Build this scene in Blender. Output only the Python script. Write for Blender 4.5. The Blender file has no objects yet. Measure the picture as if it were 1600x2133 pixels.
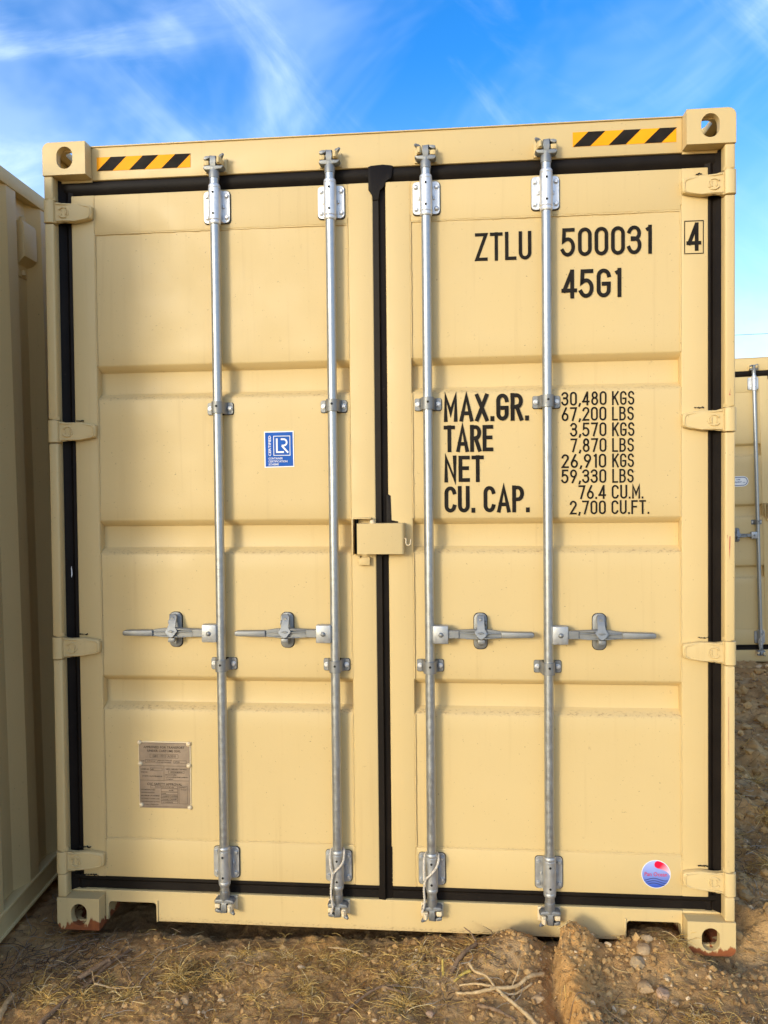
import bpy, bmesh, math, random
import numpy as np
from mathutils import Vector, Matrix
R = math.radians
random.seed(7)
rng = np.random.default_rng(11)
scene = bpy.context.scene
COL = scene.collection

# ------------------------------------------------------------------ camera
cam_d = bpy.data.cameras.new('camera')
cam_d.sensor_fit = 'VERTICAL'; cam_d.sensor_height = 24.0
cam_d.lens = 24.0 * 1600 / 2133
cam_d.clip_start = 0.05; cam_d.clip_end = 3000
cam = bpy.data.objects.new('camera', cam_d); COL.objects.link(cam)
cR = Vector((0.9961164, 0.08747197, -0.01003887)); cU = Vector((0.00800634, 0.02355636, 0.99969045))
cF = Vector((-0.08768137, 0.99588842, -0.02276455))
cam.matrix_world = Matrix(((cR.x, cU.x, -cF.x, 1.47407), (cR.y, cU.y, -cF.y, -2.70556), (cR.z, cU.z, -cF.z, 1.60517), (0, 0, 0, 1)))
scene.camera = cam

# ------------------------------------------------------------------ light
SUN_AZ, SUN_EL = 32.0, 12.0        # the sun stands behind the camera, 32 degrees to its left
world = bpy.data.worlds.new('World'); scene.world = world; world.use_nodes = True
wn = world.node_tree.nodes; wl = world.node_tree.links; wn.clear()
def N(tree, kind, **kw):
    n = tree.nodes.new(kind)
    for k, v in kw.items():
        if k in n.inputs.keys(): n.inputs[k].default_value = v
        else: setattr(n, k, v)
    return n
wt = world.node_tree
sky = N(wt, 'ShaderNodeTexSky', sky_type='NISHITA', sun_disc=False)
sky.sun_elevation = R(SUN_EL); sky.sun_rotation = R(180 + SUN_AZ)
sky.altitude = 300; sky.air_density = 1.0; sky.dust_density = 2.2; sky.ozone_density = 2.5
hsv = N(wt, 'ShaderNodeHueSaturation', Saturation=1.38, Value=1.0, Hue=0.512)
wl.new(sky.outputs[0], hsv.inputs['Color'])
tc = N(wt, 'ShaderNodeTexCoord')
sp = N(wt, 'ShaderNodeSeparateXYZ'); wl.new(tc.outputs['Generated'], sp.inputs[0])
def M(tree, op, a, b=None, clamp=False):
    n = tree.nodes.new('ShaderNodeMath'); n.operation = op; n.use_clamp = clamp
    for i, v in enumerate((a, b)):
        if v is None: continue
        if isinstance(v, (int, float)): n.inputs[i].default_value = v
        else: tree.links.new(v, n.inputs[i])
    return n.outputs[0]
def cloud_layer(tilt, along, across, scale, detail, dist, lo, hi, off, rough=0.6):
    # streaks that run at a tilt across the northern sky; direction vectors, so the pattern goes on all round
    rt = N(wt, 'ShaderNodeMapping'); rt.inputs['Rotation'].default_value = (0, R(tilt), 0); wl.new(tc.outputs['Generated'], rt.inputs[0])
    mp = N(wt, 'ShaderNodeMapping'); mp.inputs['Scale'].default_value = (along, 1.2, across); mp.inputs['Location'].default_value = off
    wl.new(rt.outputs[0], mp.inputs[0])
    nz = N(wt, 'ShaderNodeTexNoise', Scale=scale, Detail=detail, Roughness=rough, Distortion=dist)
    wl.new(mp.outputs[0], nz.inputs['Vector'])
    mr = N(wt, 'ShaderNodeMapRange', interpolation_type='SMOOTHSTEP'); mr.inputs[1].default_value = lo; mr.inputs[2].default_value = hi
    wl.new(nz.outputs[0], mr.inputs[0]); return mr.outputs[0]
c1 = cloud_layer(-38, 1.3, 5.6, 1.8, 9, 0.8, 0.43, 0.82, (0.4, 0.2, 0.1), 0.58)
c2 = cloud_layer(15, 1.1, 6.4, 1.9, 9, 0.7, 0.44, 0.82, (3.1, 1.7, 0.5), 0.58)
c3 = cloud_layer(20, 2.0, 3.0, 1.3, 5, 0.5, 0.36, 0.66, (5.2, 0.9, 0.3))
wm = N(wt, 'ShaderNodeMapRange', interpolation_type='SMOOTHSTEP'); wm.inputs[1].default_value = -0.45; wm.inputs[2].default_value = -0.12
wl.new(sp.outputs[0], wm.inputs[0])
wr = N(wt, 'ShaderNodeMapRange', interpolation_type='SMOOTHSTEP'); wr.inputs[1].default_value = 0.0; wr.inputs[2].default_value = 0.25; wr.inputs[3].default_value = 1.0; wr.inputs[4].default_value = 0.6
wl.new(sp.outputs[0], wr.inputs[0])
c12 = M(wt, 'ADD', M(wt, 'MULTIPLY', M(wt, 'MULTIPLY', c1, wr.outputs[0]), wm.outputs[0]), M(wt, 'MULTIPLY', c2, M(wt, 'SUBTRACT', 1.0, wm.outputs[0])))
cm = M(wt, 'ADD', M(wt, 'MULTIPLY', c12, M(wt, 'ADD', M(wt, 'MULTIPLY', c3, 0.6), 0.40)), M(wt, 'MULTIPLY', c3, 0.26))
hz = N(wt, 'ShaderNodeMapRange', interpolation_type='SMOOTHSTEP')
hz.inputs[1].default_value = 0.50; hz.inputs[2].default_value = 0.02; hz.inputs[3].default_value = 0.0; hz.inputs[4].default_value = 0.42
wl.new(sp.outputs[2], hz.inputs[0])
cm2 = M(wt, 'ADD', M(wt, 'MULTIPLY', cm, 0.80), hz.outputs[0], clamp=True)
mixc = N(wt, 'ShaderNodeMix', data_type='RGBA')
wl.new(cm2, mixc.inputs[0]); wl.new(hsv.outputs[0], mixc.inputs[6]); mixc.inputs[7].default_value = (3.71, 4.36, 5.16, 1)
bg = N(wt, 'ShaderNodeBackground', Strength=0.15)
wl.new(mixc.outputs[2], bg.inputs[0])
wo = N(wt, 'ShaderNodeOutputWorld'); wl.new(bg.outputs[0], wo.inputs[0])

sun_d = bpy.data.lights.new("sun", "SUN"); sun_d.energy = 0.75; sun_d.angle = R(10.0); sun_d.color = (1.0, 0.95, 0.84)   # low sun behind thin haze
sun = bpy.data.objects.new('sun', sun_d); COL.objects.link(sun)
sd = Vector((math.sin(R(SUN_AZ)) * math.cos(R(SUN_EL)), math.cos(R(SUN_AZ)) * math.cos(R(SUN_EL)), -math.sin(R(SUN_EL))))
sun.rotation_euler = sd.to_track_quat('-Z', 'Y').to_euler(); sun.location = (-6, -10, 8)
scene.view_settings.view_transform = 'Standard'; scene.view_settings.look = 'None'
scene.view_settings.gamma = 1.0; scene.view_settings.use_curve_mapping = False
scene.view_settings.exposure = 1.34
scene.render.engine = 'CYCLES'
scene.cycles.use_denoising = True
scene.cycles.max_bounces = 6; scene.cycles.diffuse_bounces = 4

# ------------------------------------------------------------------ materials
def new_mat(name):
    m = bpy.data.materials.new(name); m.use_nodes = True
    t = m.node_tree; t.nodes.clear()
    o = t.nodes.new('ShaderNodeOutputMaterial'); p = t.nodes.new('ShaderNodeBsdfPrincipled')
    t.links.new(p.outputs[0], o.inputs[0]); return m, t, p
def noise(t, vec, scale, detail=4, rough=0.55, dist=0.0):
    n = N(t, 'ShaderNodeTexNoise', Scale=scale, Detail=detail, Roughness=rough, Distortion=dist)
    if vec is not None: t.links.new(vec, n.inputs['Vector'])
    return n.outputs[0]
def rng_map(t, v, a, b, c=0.0, d=1.0, smooth=True):
    n = N(t, 'ShaderNodeMapRange'); n.interpolation_type = 'SMOOTHSTEP' if smooth else 'LINEAR'
    for i, x in enumerate((a, b, c, d)): n.inputs[i + 1].default_value = x
    t.links.new(v, n.inputs[0]); return n.outputs[0]
def mix(t, f, a, b):
    n = N(t, 'ShaderNodeMix', data_type='RGBA')
    for sock, v in ((n.inputs[0], f), (n.inputs[6], a), (n.inputs[7], b)):
        if hasattr(v, 'links') or hasattr(v, 'is_linked'): t.links.new(v, sock)
        elif isinstance(v, (int, float)): sock.default_value = v
        else: sock.default_value = (*v, 1) if len(v) == 3 else v
    return n.outputs[2]
def bump(t, h, dist, strength=1.0, nrm=None):
    n = N(t, 'ShaderNodeBump', Distance=dist, Strength=strength); t.links.new(h, n.inputs['Height'])
    if nrm is not None: t.links.new(nrm, n.inputs['Normal'])
    return n.outputs[0]
def geo_pos(t, obj=False):
    if obj: return N(t, 'ShaderNodeTexCoord').outputs['Object']
    return N(t, 'ShaderNodeNewGeometry').outputs['Position']
def scaled(t, vec, s):
    n = N(t, 'ShaderNodeMapping'); n.inputs['Scale'].default_value = s; t.links.new(vec, n.inputs[0]); return n.outputs[0]

PAINT = (0.645, 0.478, 0.218)
def paint_mat(name, base=PAINT, rust=0.0, grime=1.0, ledges=()):
    m, t, p = new_mat(name)
    g = geo_pos(t)
    big = noise(t, g, 1.3, 3)
    col = mix(t, rng_map(t, big, 0.3, 0.7), tuple(c * 0.955 for c in base), base)
    # rain-washed dust: faint vertical streaks and small specks
    st = noise(t, scaled(t, g, (42, 42, 1.4)), 1.0, 5, 0.6)
    col = mix(t, rng_map(t, st, 0.55, 0.78, 0, 0.30 * grime), col, (0.50, 0.34, 0.15))
    spk = noise(t, g, 120, 2)
    col = mix(t, rng_map(t, spk, 0.715, 0.77, 0, 0.7 * grime), col, (0.20, 0.12, 0.06))
    spk2 = noise(t, g, 38, 3, 0.65)
    col = mix(t, rng_map(t, spk2, 0.67, 0.80, 0, 0.5 * grime), col, (0.38, 0.25, 0.12))
    rough = rng_map(t, noise(t, g, 7, 4), 0.3, 0.7, 0.42, 0.58)
    if ledges:
        so = N(t, 'ShaderNodeSeparateXYZ'); t.links.new(geo_pos(t, True), so.inputs[0]); band = None
        for zb in ledges:      # road dust caught on the lower lip of each pressed groove
            d = M(t, 'ABSOLUTE', M(t, 'SUBTRACT', so.outputs[2], zb)); v = rng_map(t, d, 0.0, 0.016, 1, 0)
            band = v if band is None else M(t, 'MAXIMUM', band, v)
        dn = rng_map(t, noise(t, scaled(t, g, (1, 1, 2.5)), 75, 6, 0.7), 0.50, 0.68, 0, 0.75)
        col = mix(t, M(t, 'MULTIPLY', band, M(t, 'ADD', dn, 0.10)), col, (0.30, 0.19, 0.085))
    if rust:
        o = geo_pos(t, True); so = N(t, 'ShaderNodeSeparateXYZ'); t.links.new(o, so.inputs[0])
        n1 = noise(t, scaled(t, g, (22, 22, 7)), 1.0, 6, 0.6, 0.4)
        hgt = rng_map(t, so.outputs[2], -0.118, -0.118 + 0.085 * rust, 0.20, -0.30, False)
        f = rng_map(t, M(t, 'ADD', n1, hgt), 0.53, 0.58)
        chip = rng_map(t, noise(t, scaled(t, g, (1, 1, 0.6)), 34, 6, 0.7, 0.3), 0.655, 0.685)
        f = M(t, 'MAXIMUM', f, chip)
        rc = mix(t, noise(t, g, 60, 5), (0.14, 0.035, 0.012), (0.40, 0.12, 0.03))
        col = mix(t, f, col, rc)
        rr = N(t, 'ShaderNodeMix', data_type='FLOAT'); t.links.new(f, rr.inputs[0]); t.links.new(rough, rr.inputs[2]); rr.inputs[3].default_value = 0.8
        rough = rr.outputs[0]
    t.links.new(col, p.inputs['Base Color']); t.links.new(rough, p.inputs['Roughness'])
    p.inputs['Specular IOR Level'].default_value = 0.4
    bv = N(t, 'ShaderNodeBevel', Radius=0.0022, samples=4)
    h = M(t, 'ADD', noise(t, g, 260, 3), M(t, 'MULTIPLY', noise(t, g, 30, 3), 1.6))
    t.links.new(bump(t, h, 0.0006, 0.5, bv.outputs[0]), p.inputs['Normal'])
    return m
MAT = {}
MAT['paint'] = paint_mat('beige_paint')
MAT['paint_rust'] = paint_mat('beige_paint_rusting', rust=1.0)
MAT['paint_panel'] = paint_mat('beige_paint_pressed_panel', ledges=(1.972, 1.399, 0.817, 0.322))
MAT['paint_sill'] = paint_mat('beige_paint_sill', grime=1.5, ledges=(0.012, 0.022))
MAT['paint_pale'] = paint_mat('pale_beige_paint', base=(0.74, 0.60, 0.38), grime=1.6)
def simple(name, col, rough=0.5, metal=0.0, var=0.12, scale=30, bmp=0.0, spec=0.5):
    m, t, p = new_mat(name); g = geo_pos(t)
    n = noise(t, g, scale, 5, 0.6)
    t.links.new(mix(t, rng_map(t, n, 0.3, 0.7), tuple(c * (1 - var) for c in col), tuple(min(1, c * (1 + var)) for c in col)), p.inputs['Base Color'])
    t.links.new(rng_map(t, noise(t, g, scale * 0.6, 4), 0.3, 0.7, rough * 0.85, min(1, rough * 1.15)), p.inputs['Roughness'])
    p.inputs['Metallic'].default_value = metal; p.inputs['Specular IOR Level'].default_value = spec
    if bmp: t.links.new(bump(t, n, bmp), p.inputs['Normal'])
    return m
def galv(name, col, rough, metal=0.72):
    m, t, p = new_mat(name); g = geo_pos(t)
    v = N(t, 'ShaderNodeTexVoronoi', Scale=140.0); t.links.new(g, v.inputs['Vector'])
    n = noise(t, g, 55, 5, 0.65)
    c = mix(t, rng_map(t, n, 0.32, 0.7), tuple(x * 0.86 for x in col), col)
    c = mix(t, rng_map(t, noise(t, scaled(t, g, (60, 60, 9)), 1.0, 5, 0.6), 0.64, 0.76, 0, 0.5), c, (0.24, 0.23, 0.21))
    t.links.new(c, p.inputs['Base Color'])
    t.links.new(M(t, 'ADD', rng_map(t, n, 0.3, 0.7, rough - 0.06, rough + 0.1), M(t, 'MULTIPLY', v.outputs['Distance'], 0.05)), p.inputs['Roughness'])
    p.inputs['Metallic'].default_value = metal
    bv = N(t, 'ShaderNodeBevel', Radius=0.0015, samples=4)
    t.links.new(bump(t, noise(t, g, 170, 4, 0.65), 0.0006, 0.6, bv.outputs[0]), p.inputs['Normal'])
    return m
MAT['galv'] = galv('galvanised_steel', (0.47, 0.48, 0.48), 0.46)
MAT['galv_bar'] = galv('galvanised_bar', (0.44, 0.46, 0.47), 0.37, 0.85)
MAT['galv_pale'] = galv('pale_galvanised_steel', (0.70, 0.71, 0.72), 0.42)
MAT['cast'] = galv('cast_grey_steel', (0.29, 0.295, 0.29), 0.50)
MAT['rubber'] = simple('black_rubber', (0.010, 0.007, 0.005), 0.5, 0, 0.4, 45, 0.0008, 0.3)
def rubber_dust():
    m, t, p = new_mat('dusty_black_rubber'); g = geo_pos(t)
    f = rng_map(t, noise(t, scaled(t, g, (1, 1, 1)), 70, 6, 0.7), 0.62, 0.76, 0, 0.5)
    f2 = rng_map(t, noise(t, g, 6, 4), 0.35, 0.7, 0.0, 0.28)
    c = mix(t, f2, (0.008, 0.0055, 0.004), (0.026, 0.019, 0.013)); c = mix(t, f, c, (0.085, 0.062, 0.040))
    t.links.new(c, p.inputs['Base Color']); p.inputs['Roughness'].default_value = 0.55; p.inputs['Specular IOR Level'].default_value = 0.14
    t.links.new(bump(t, noise(t, g, 60, 5), 0.001, 0.6), p.inputs['Normal'])
    return m
MAT['gasket'] = rubber_dust()
MAT['black'] = simple('black_marking_film', (0.016, 0.013, 0.010), 0.7, 0, 0.25, 25, 0, 0.12)
MAT['hole'] = simple('painted_hole_shade', (0.006, 0.005, 0.004), 0.8)  # near-black colour painted as shade for grease holes and the lock gap
MAT['yellow'] = simple('amber_reflective_film', (0.95, 0.37, 0.006), 0.6, 0, 0.05, 12, 0, 0.15)
MAT['white'] = simple('white_film', (0.82, 0.82, 0.80), 0.4, 0, 0.04)
MAT['blue'] = simple('blue_film', (0.008, 0.095, 0.42), 0.55, 0, 0.06, 30, 0, 0.2)
MAT['navy'] = simple('navy_ink', (0.035, 0.05, 0.16), 0.45, 0, 0.08)
MAT['red'] = simple('red_ink', (0.62, 0.03, 0.07), 0.45, 0, 0.06)
MAT['plate'] = simple('brown_anodised_plate', (0.31, 0.235, 0.165), 0.48, 0.35, 0.14, 14)
MAT['plate_ink'] = simple('dark_plate_ink', (0.055, 0.036, 0.024), 0.6, 0, 0.2)
MAT['rope'] = simple('off_white_rope', (0.60, 0.53, 0.42), 0.85, 0, 0.22, 120, 0.0006)
MAT['redscuff'] = simple('red_scuff', (0.42, 0.10, 0.06), 0.6, 0, 0.3, 60)
MAT['floor_under'] = simple('dark_undercoating', (0.03, 0.026, 0.022), 0.8)
MAT['creo'] = simple('weathered_pole_wood', (0.17, 0.12, 0.08), 0.85, 0, 0.3, 8, 0.002)
def pan_mat():
    m, t, p = new_mat('blue_gradient_film'); o = geo_pos(t, True); s = N(t, 'ShaderNodeSeparateXYZ'); t.links.new(o, s.inputs[0])
    f = rng_map(t, s.outputs[2], -0.05, 0.045, 0, 1, False)
    t.links.new(mix(t, f, (0.008, 0.065, 0.46), (0.42, 0.50, 0.84)), p.inputs['Base Color']); p.inputs['Roughness'].default_value = 0.35
    return m
MAT['pan'] = pan_mat()
def pan_red():
    m, t, p = new_mat('red_fading_film'); o = geo_pos(t, True); s = N(t, 'ShaderNodeSeparateXYZ'); t.links.new(o, s.inputs[0])
    f = rng_map(t, M(t, 'SUBTRACT', s.outputs[0], M(t, 'MULTIPLY', s.outputs[2], 0.9)), -0.012, 0.036, 0, 1, False)
    t.links.new(mix(t, f, (0.78, 0.006, 0.05), (0.86, 0.62, 0.74)), p.inputs['Base Color']); p.inputs['Roughness'].default_value = 0.35
    return m
MAT['panred'] = pan_red()

# ------------------------------------------------------------------ mesh helpers
def box(bm, x0, x1, y0, y1, z0, z1, bev=0.0, seg=2):
    vs = [bm.verts.new(p) for p in ((x0, y0, z0), (x1, y0, z0), (x1, y1, z0), (x0, y1, z0), (x0, y0, z1), (x1, y0, z1), (x1, y1, z1), (x0, y1, z1))]
    fs = [bm.faces.new([vs[i] for i in f]) for f in ((0, 3, 2, 1), (4, 5, 6, 7), (0, 1, 5, 4), (1, 2, 6, 5), (2, 3, 7, 6), (3, 0, 4, 7))]
    if bev > 0:
        es = list({e for f in fs for e in f.edges})
        bmesh.ops.bevel(bm, geom=es, offset=bev, segments=seg, affect='EDGES', profile=0.5)
def prism(bm, pts, fn, lo, hi, bev=0.0, seg=2):
    """pts: 2D outline; fn(u, v, w) -> xyz; extruded from w=lo to w=hi"""
    a = [bm.verts.new(fn(u, v, lo)) for u, v in pts]; b = [bm.verts.new(fn(u, v, hi)) for u, v in pts]
    n = len(pts); fs = [bm.faces.new(a), bm.faces.new(b[::-1])]
    for i in range(n): fs.append(bm.faces.new((a[i], b[i], b[(i + 1) % n], a[(i + 1) % n])))
    if bev > 0:
        es = list(fs[0].edges)
        bmesh.ops.bevel(bm, geom=es, offset=bev, segments=seg, affect='EDGES', profile=0.5)
XZ = lambda u, v, w: (u, w, v)      # outline drawn on the door plane, depth along y
YZ = lambda u, v, w: (w, u, v)      # outline in (y, z), extruded along x
XY = lambda u, v, w: (u, v, w)      # plan outline, extruded along z
def tube(bm, path, rad, seg=8, cap=True):
    path = [Vector(p) for p in path]; n = len(path)
    rads = rad if hasattr(rad, '__len__') else [rad] * n
    rings = []; ref = None
    for i, p in enumerate(path):
        d = (path[min(i + 1, n - 1)] - path[max(i - 1, 0)]).normalized()
        if ref is None: ref = Vector((0, 0, 1)) if abs(d.z) < 0.9 else Vector((1, 0, 0))
        a = (ref - d * ref.dot(d)).normalized(); b = d.cross(a); ref = a
        rings.append([bm.verts.new(p + (a * math.cos(2 * math.pi * k / seg) + b * math.sin(2 * math.pi * k / seg)) * rads[i]) for k in range(seg)])
    for i in range(n - 1):
        for k in range(seg):
            bm.faces.new((rings[i][k], rings[i][(k + 1) % seg], rings[i + 1][(k + 1) % seg], rings[i + 1][k]))
    if cap:
        bm.faces.new(rings[0][::-1]); bm.faces.new(rings[-1])
def lathe(bm, prof, seg=20, axis='z', center=(0, 0, 0)):
    """prof: (radius, along) pairs"""
    cx, cy, cz = center; rings = []
    for r, h in prof:
        ring = []
        for k in range(seg):
            a = 2 * math.pi * k / seg; u, v = r * math.cos(a), r * math.sin(a)
            ring.append(bm.verts.new((cx + u, cy + v, cz + h) if axis == 'z' else (cx + u, cy + h, cz + v)))
        rings.append(ring)
    for i in range(len(rings) - 1):
        for k in range(seg): bm.faces.new((rings[i][k], rings[i][(k + 1) % seg], rings[i + 1][(k + 1) % seg], rings[i + 1][k]))
    bm.faces.new(rings[0][::-1]); bm.faces.new(rings[-1])
def rrect(x0, x1, z0, z1, r, n=5):
    out = []
    for cx, cz, a0 in ((x1 - r, z1 - r, 0), (x0 + r, z1 - r, 90), (x0 + r, z0 + r, 180), (x1 - r, z0 + r, 270)):
        for k in range(n + 1): a = R(a0 + 90 * k / n); out.append((cx + r * math.cos(a), cz + r * math.sin(a)))
    return out
def raycast(poly, c, a):
    d = (math.cos(a), math.sin(a)); best = None
    for i in range(len(poly)):
        p, q = poly[i], poly[(i + 1) % len(poly)]
        ex, ey = q[0] - p[0], q[1] - p[1]; det = d[0] * (-ey) + ex * d[1]
        if abs(det) < 1e-12: continue
        rx, ry = p[0] - c[0], p[1] - c[1]
        t = (rx * (-ey) + ex * ry) / det; s = (d[0] * ry - d[1] * rx) / det
        if t > 0 and -1e-9 <= s <= 1 + 1e-9 and (best is None or t < best): best = t
    return (c[0] + d[0] * best, c[1] + d[1] * best)
def holed_plate(bm, outer, hole, c, fn, lo, hi):
    ang = sorted({round(math.atan2(v - c[1], u - c[0]), 5) for u, v in outer} | {round(-math.pi + 2 * math.pi * k / 36 + 0.013, 5) for k in range(36)})
    o = [raycast(outer, c, a) for a in ang]; h = [raycast(hole, c, a) for a in ang]; n = len(ang)
    V = [[bm.verts.new(fn(u, v, w)) for u, v in pts] for pts, w in ((o, lo), (h, lo), (o, hi), (h, hi))]
    for i in range(n):
        j = (i + 1) % n
        bm.faces.new((V[0][i], V[0][j], V[1][j], V[1][i])); bm.faces.new((V[2][j], V[2][i], V[3][i], V[3][j]))
        bm.faces.new((V[0][j], V[0][i], V[2][i], V[2][j])); bm.faces.new((V[1][i], V[1][j], V[3][j], V[3][i]))
def stadium(cx, cz, w, h, n=12):
    r = min(w, h) / 2; out = []
    if h >= w:
        for k in range(n + 1): a = math.pi * k / n; out.append((cx + r * math.cos(a), cz + h / 2 - r + r * math.sin(a)))
        for k in range(n + 1): a = math.pi + math.pi * k / n; out.append((cx + r * math.cos(a), cz - h / 2 + r + r * math.sin(a)))
    else:
        for k in range(n + 1): a = -math.pi / 2 + math.pi * k / n; out.append((cx + w / 2 - r + r * math.cos(a), cz + r * math.sin(a)))
        for k in range(n + 1): a = math.pi / 2 + math.pi * k / n; out.append((cx - w / 2 + r + r * math.cos(a), cz + r * math.sin(a)))
    return out
CACHE = {}
def mesh_of(key, name, build, mat, smooth=40, flip=(1, 1, 1)):
    k = (key, mat)
    if k in CACHE: return CACHE[k]
    bm = bmesh.new(); build(bm)
    if flip != (1, 1, 1): bmesh.ops.scale(bm, vec=flip, verts=bm.verts)
    bmesh.ops.recalc_face_normals(bm, faces=bm.faces)
    me = bpy.data.meshes.new(name); bm.to_mesh(me); bm.free()
    me.materials.append(MAT[mat])
    if smooth:
        me.shade_smooth(); me.set_sharp_from_angle(angle=R(smooth))
    CACHE[k] = me
    return me
UID = [0]
def part(name, parent, build, mat, key=None, loc=(0, 0, 0), smooth=40, flip=(1, 1, 1), label=None):
    if key is None: UID[0] += 1; key = ('u', UID[0])
    o = bpy.data.objects.new(name, mesh_of(key, name, build, mat, smooth, flip)); COL.objects.link(o)
    o.parent = parent; o.location = loc
    if label: o['label'] = label
    return o
def tag(o, label, cat, group=None, kind=None):
    if label: o['label'] = label
    if cat: o['category'] = cat
    if group: o['group'] = group
    if kind: o['kind'] = kind
    return o

# ------------------------------------------------------------------ stencil-style stroke lettering
def arc(cx, cy, rx, ry, a0, a1, n=12):
    return [(cx + rx * math.cos(R(a0 + (a1 - a0) * k / n)), cy + ry * math.sin(R(a0 + (a1 - a0) * k / n))) for k in range(n + 1)]
def glyph(ch):
    """strokes on the unit square plus a relative width; closed strokes repeat their first point"""
    G = {
     '0': (0.42, [arc(.5, .78, .5, .22, 0, 180) + arc(.5, .22, .5, .22, 180, 360) + [(1, .78)]]),
     '1': (0.18, [[(.9, 0), (.9, 1)], [(.9, .965), (0, .88)]]),
     '2': (0.42, [arc(.5, .76, .5, .24, 172, -28) + [(0, 0), (1, 0)]]),
     '3': (0.42, [arc(.46, .765, .5, .235, 160, -90, 14) + [(.30, .53)], [(.30, .57), (.46, .57)] + arc(.46, .285, .54, .285, 90, -160, 14)]),
     '4': (0.46, [[(.74, 0), (.74, 1)], [(.70, .985), (.02, .24)], [(-.06, .24), (1, .24)]]),
     '5': (0.42, [[(.95, 1), (.08, 1), (.04, .56)] + arc(.42, .315, .56, .315, 118, -152, 16)]),
     '6': (0.42, [[(.70, 1), (.08, .42)], arc(.5, .27, .5, .27, 152, 360 + 152, 26)]),
     '7': (0.42, [[(0, 1), (1, 1), (.34, 0)]]),
     '8': (0.42, [arc(.5, .765, .42, .235, -90, 270, 26), arc(.5, .265, .5, .265, 90, 450, 26)]),
     '9': (0.42, [[(.30, 0), (.92, .58)], arc(.5, .73, .5, .27, -28, 360 - 28, 26)]),
     'A': (0.50, [[(0, 0), (.5, 1), (1, 0)], [(.17, .26), (.83, .26)]]),
     'B': (0.42, [[(0, 0), (0, 1)], [(0, 1), (.5, 1)] + arc(.5, .77, .42, .23, 90, -90) + [(0, .54)], [(0, .54), (.5, .54)] + arc(.5, .27, .5, .27, 90, -90) + [(0, 0)]]),
     'C': (0.42, [arc(.5, .78, .5, .22, 12, 180) + arc(.5, .22, .5, .22, 180, 348)]),
     'E': (0.38, [[(1, 1), (0, 1), (0, 0), (1, 0)], [(0, .53), (.88, .53)]]),
     'F': (0.38, [[(1, 1), (0, 1), (0, 0)], [(0, .53), (.85, .53)]]),
     'G': (0.42, [arc(.5, .78, .5, .22, 8, 180) + arc(.5, .22, .5, .22, 180, 360) + [(1, .47), (.5, .47)]]),
     'K': (0.44, [[(0, 0), (0, 1)], [(1, 1), (.02, .40)], [(.36, .62), (1, 0)]]),
     'L': (0.36, [[(0, 1), (0, 0), (1, 0)]]),
     'M': (0.50, [[(0, 0), (0, 1), (.5, .30), (1, 1), (1, 0)]]),
     'N': (0.44, [[(0, 0), (0, 1), (1, 0), (1, 1)]]),
     'P': (0.42, [[(0, 0), (0, 1)], [(0, 1), (.5, 1)] + arc(.5, .74, .5, .26, 90, -90) + [(0, .48)]]),
     'R': (0.42, [[(0, 0), (0, 1)], [(0, 1), (.5, 1)] + arc(.5, .75, .5, .25, 90, -90) + [(0, .50)], [(.5, .50), (1, 0)]]),
     'S': (0.42, [arc(.5, .755, .48, .245, 18, 238, 14) + arc(.5, .265, .5, .265, 62, -162, 14)]),
     'T': (0.42, [[(0, 1), (1, 1)], [(.5, 1), (.5, 0)]]),
     'U': (0.42, [[(0, 1), (0, .22)] + arc(.5, .22, .5, .22, 180, 360) + [(1, 1)]]),
     'X': (0.46, [[(0, 0), (1, 1)], [(0, 1), (1, 0)]]),
     'Z': (0.42, [[(0, 1), (1, 1), (0, 0), (1, 0)]]),
     '.': (0.0, [[(0, 0), (0, .02)]]), ',': (0.05, [[(1, .06), (0, -.10)]]), ' ': (0.16, []),
    }
    return G[ch]
def ribbon(bm, pts, w, fn, lift):
    pts = [p for i, p in enumerate(pts) if i == 0 or math.hypot(p[0] - pts[i - 1][0], p[1] - pts[i - 1][1]) > 1e-6]
    n = len(pts); closed = n > 3 and abs(pts[0][0] - pts[-1][0]) < 1e-6 and abs(pts[0][1] - pts[-1][1]) < 1e-6
    if closed: pts = pts[:-1]; n -= 1
    L = []
    for i in range(n):
        p = Vector(pts[i])
        a = Vector(pts[(i - 1) % n]) if (closed or i > 0) else None
        b = Vector(pts[(i + 1) % n]) if (closed or i < n - 1) else None
        d0 = (p - a).normalized() if a is not None else None; d1 = (b - p).normalized() if b is not None else None
        if d0 is None: d0 = d1
        if d1 is None: d1 = d0
        n0 = Vector((-d0.y, d0.x)); n1 = Vector((-d1.y, d1.x)); m = n0 + n1
        if m.length < 1e-4: m = n0.copy()
        m.normalize(); k = 1 / max(0.36, m.dot(n0)); L.append((p + m * (w / 2 * k), p - m * (w / 2 * k)))
    V = [(bm.verts.new(fn(l.x, l.y, lift)), bm.verts.new(fn(r.x, r.y, lift))) for l, r in L]
    for i in range(n if closed else n - 1):
        j = (i + 1) % n; bm.faces.new((V[i][0], V[j][0], V[j][1], V[i][1]))
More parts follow.
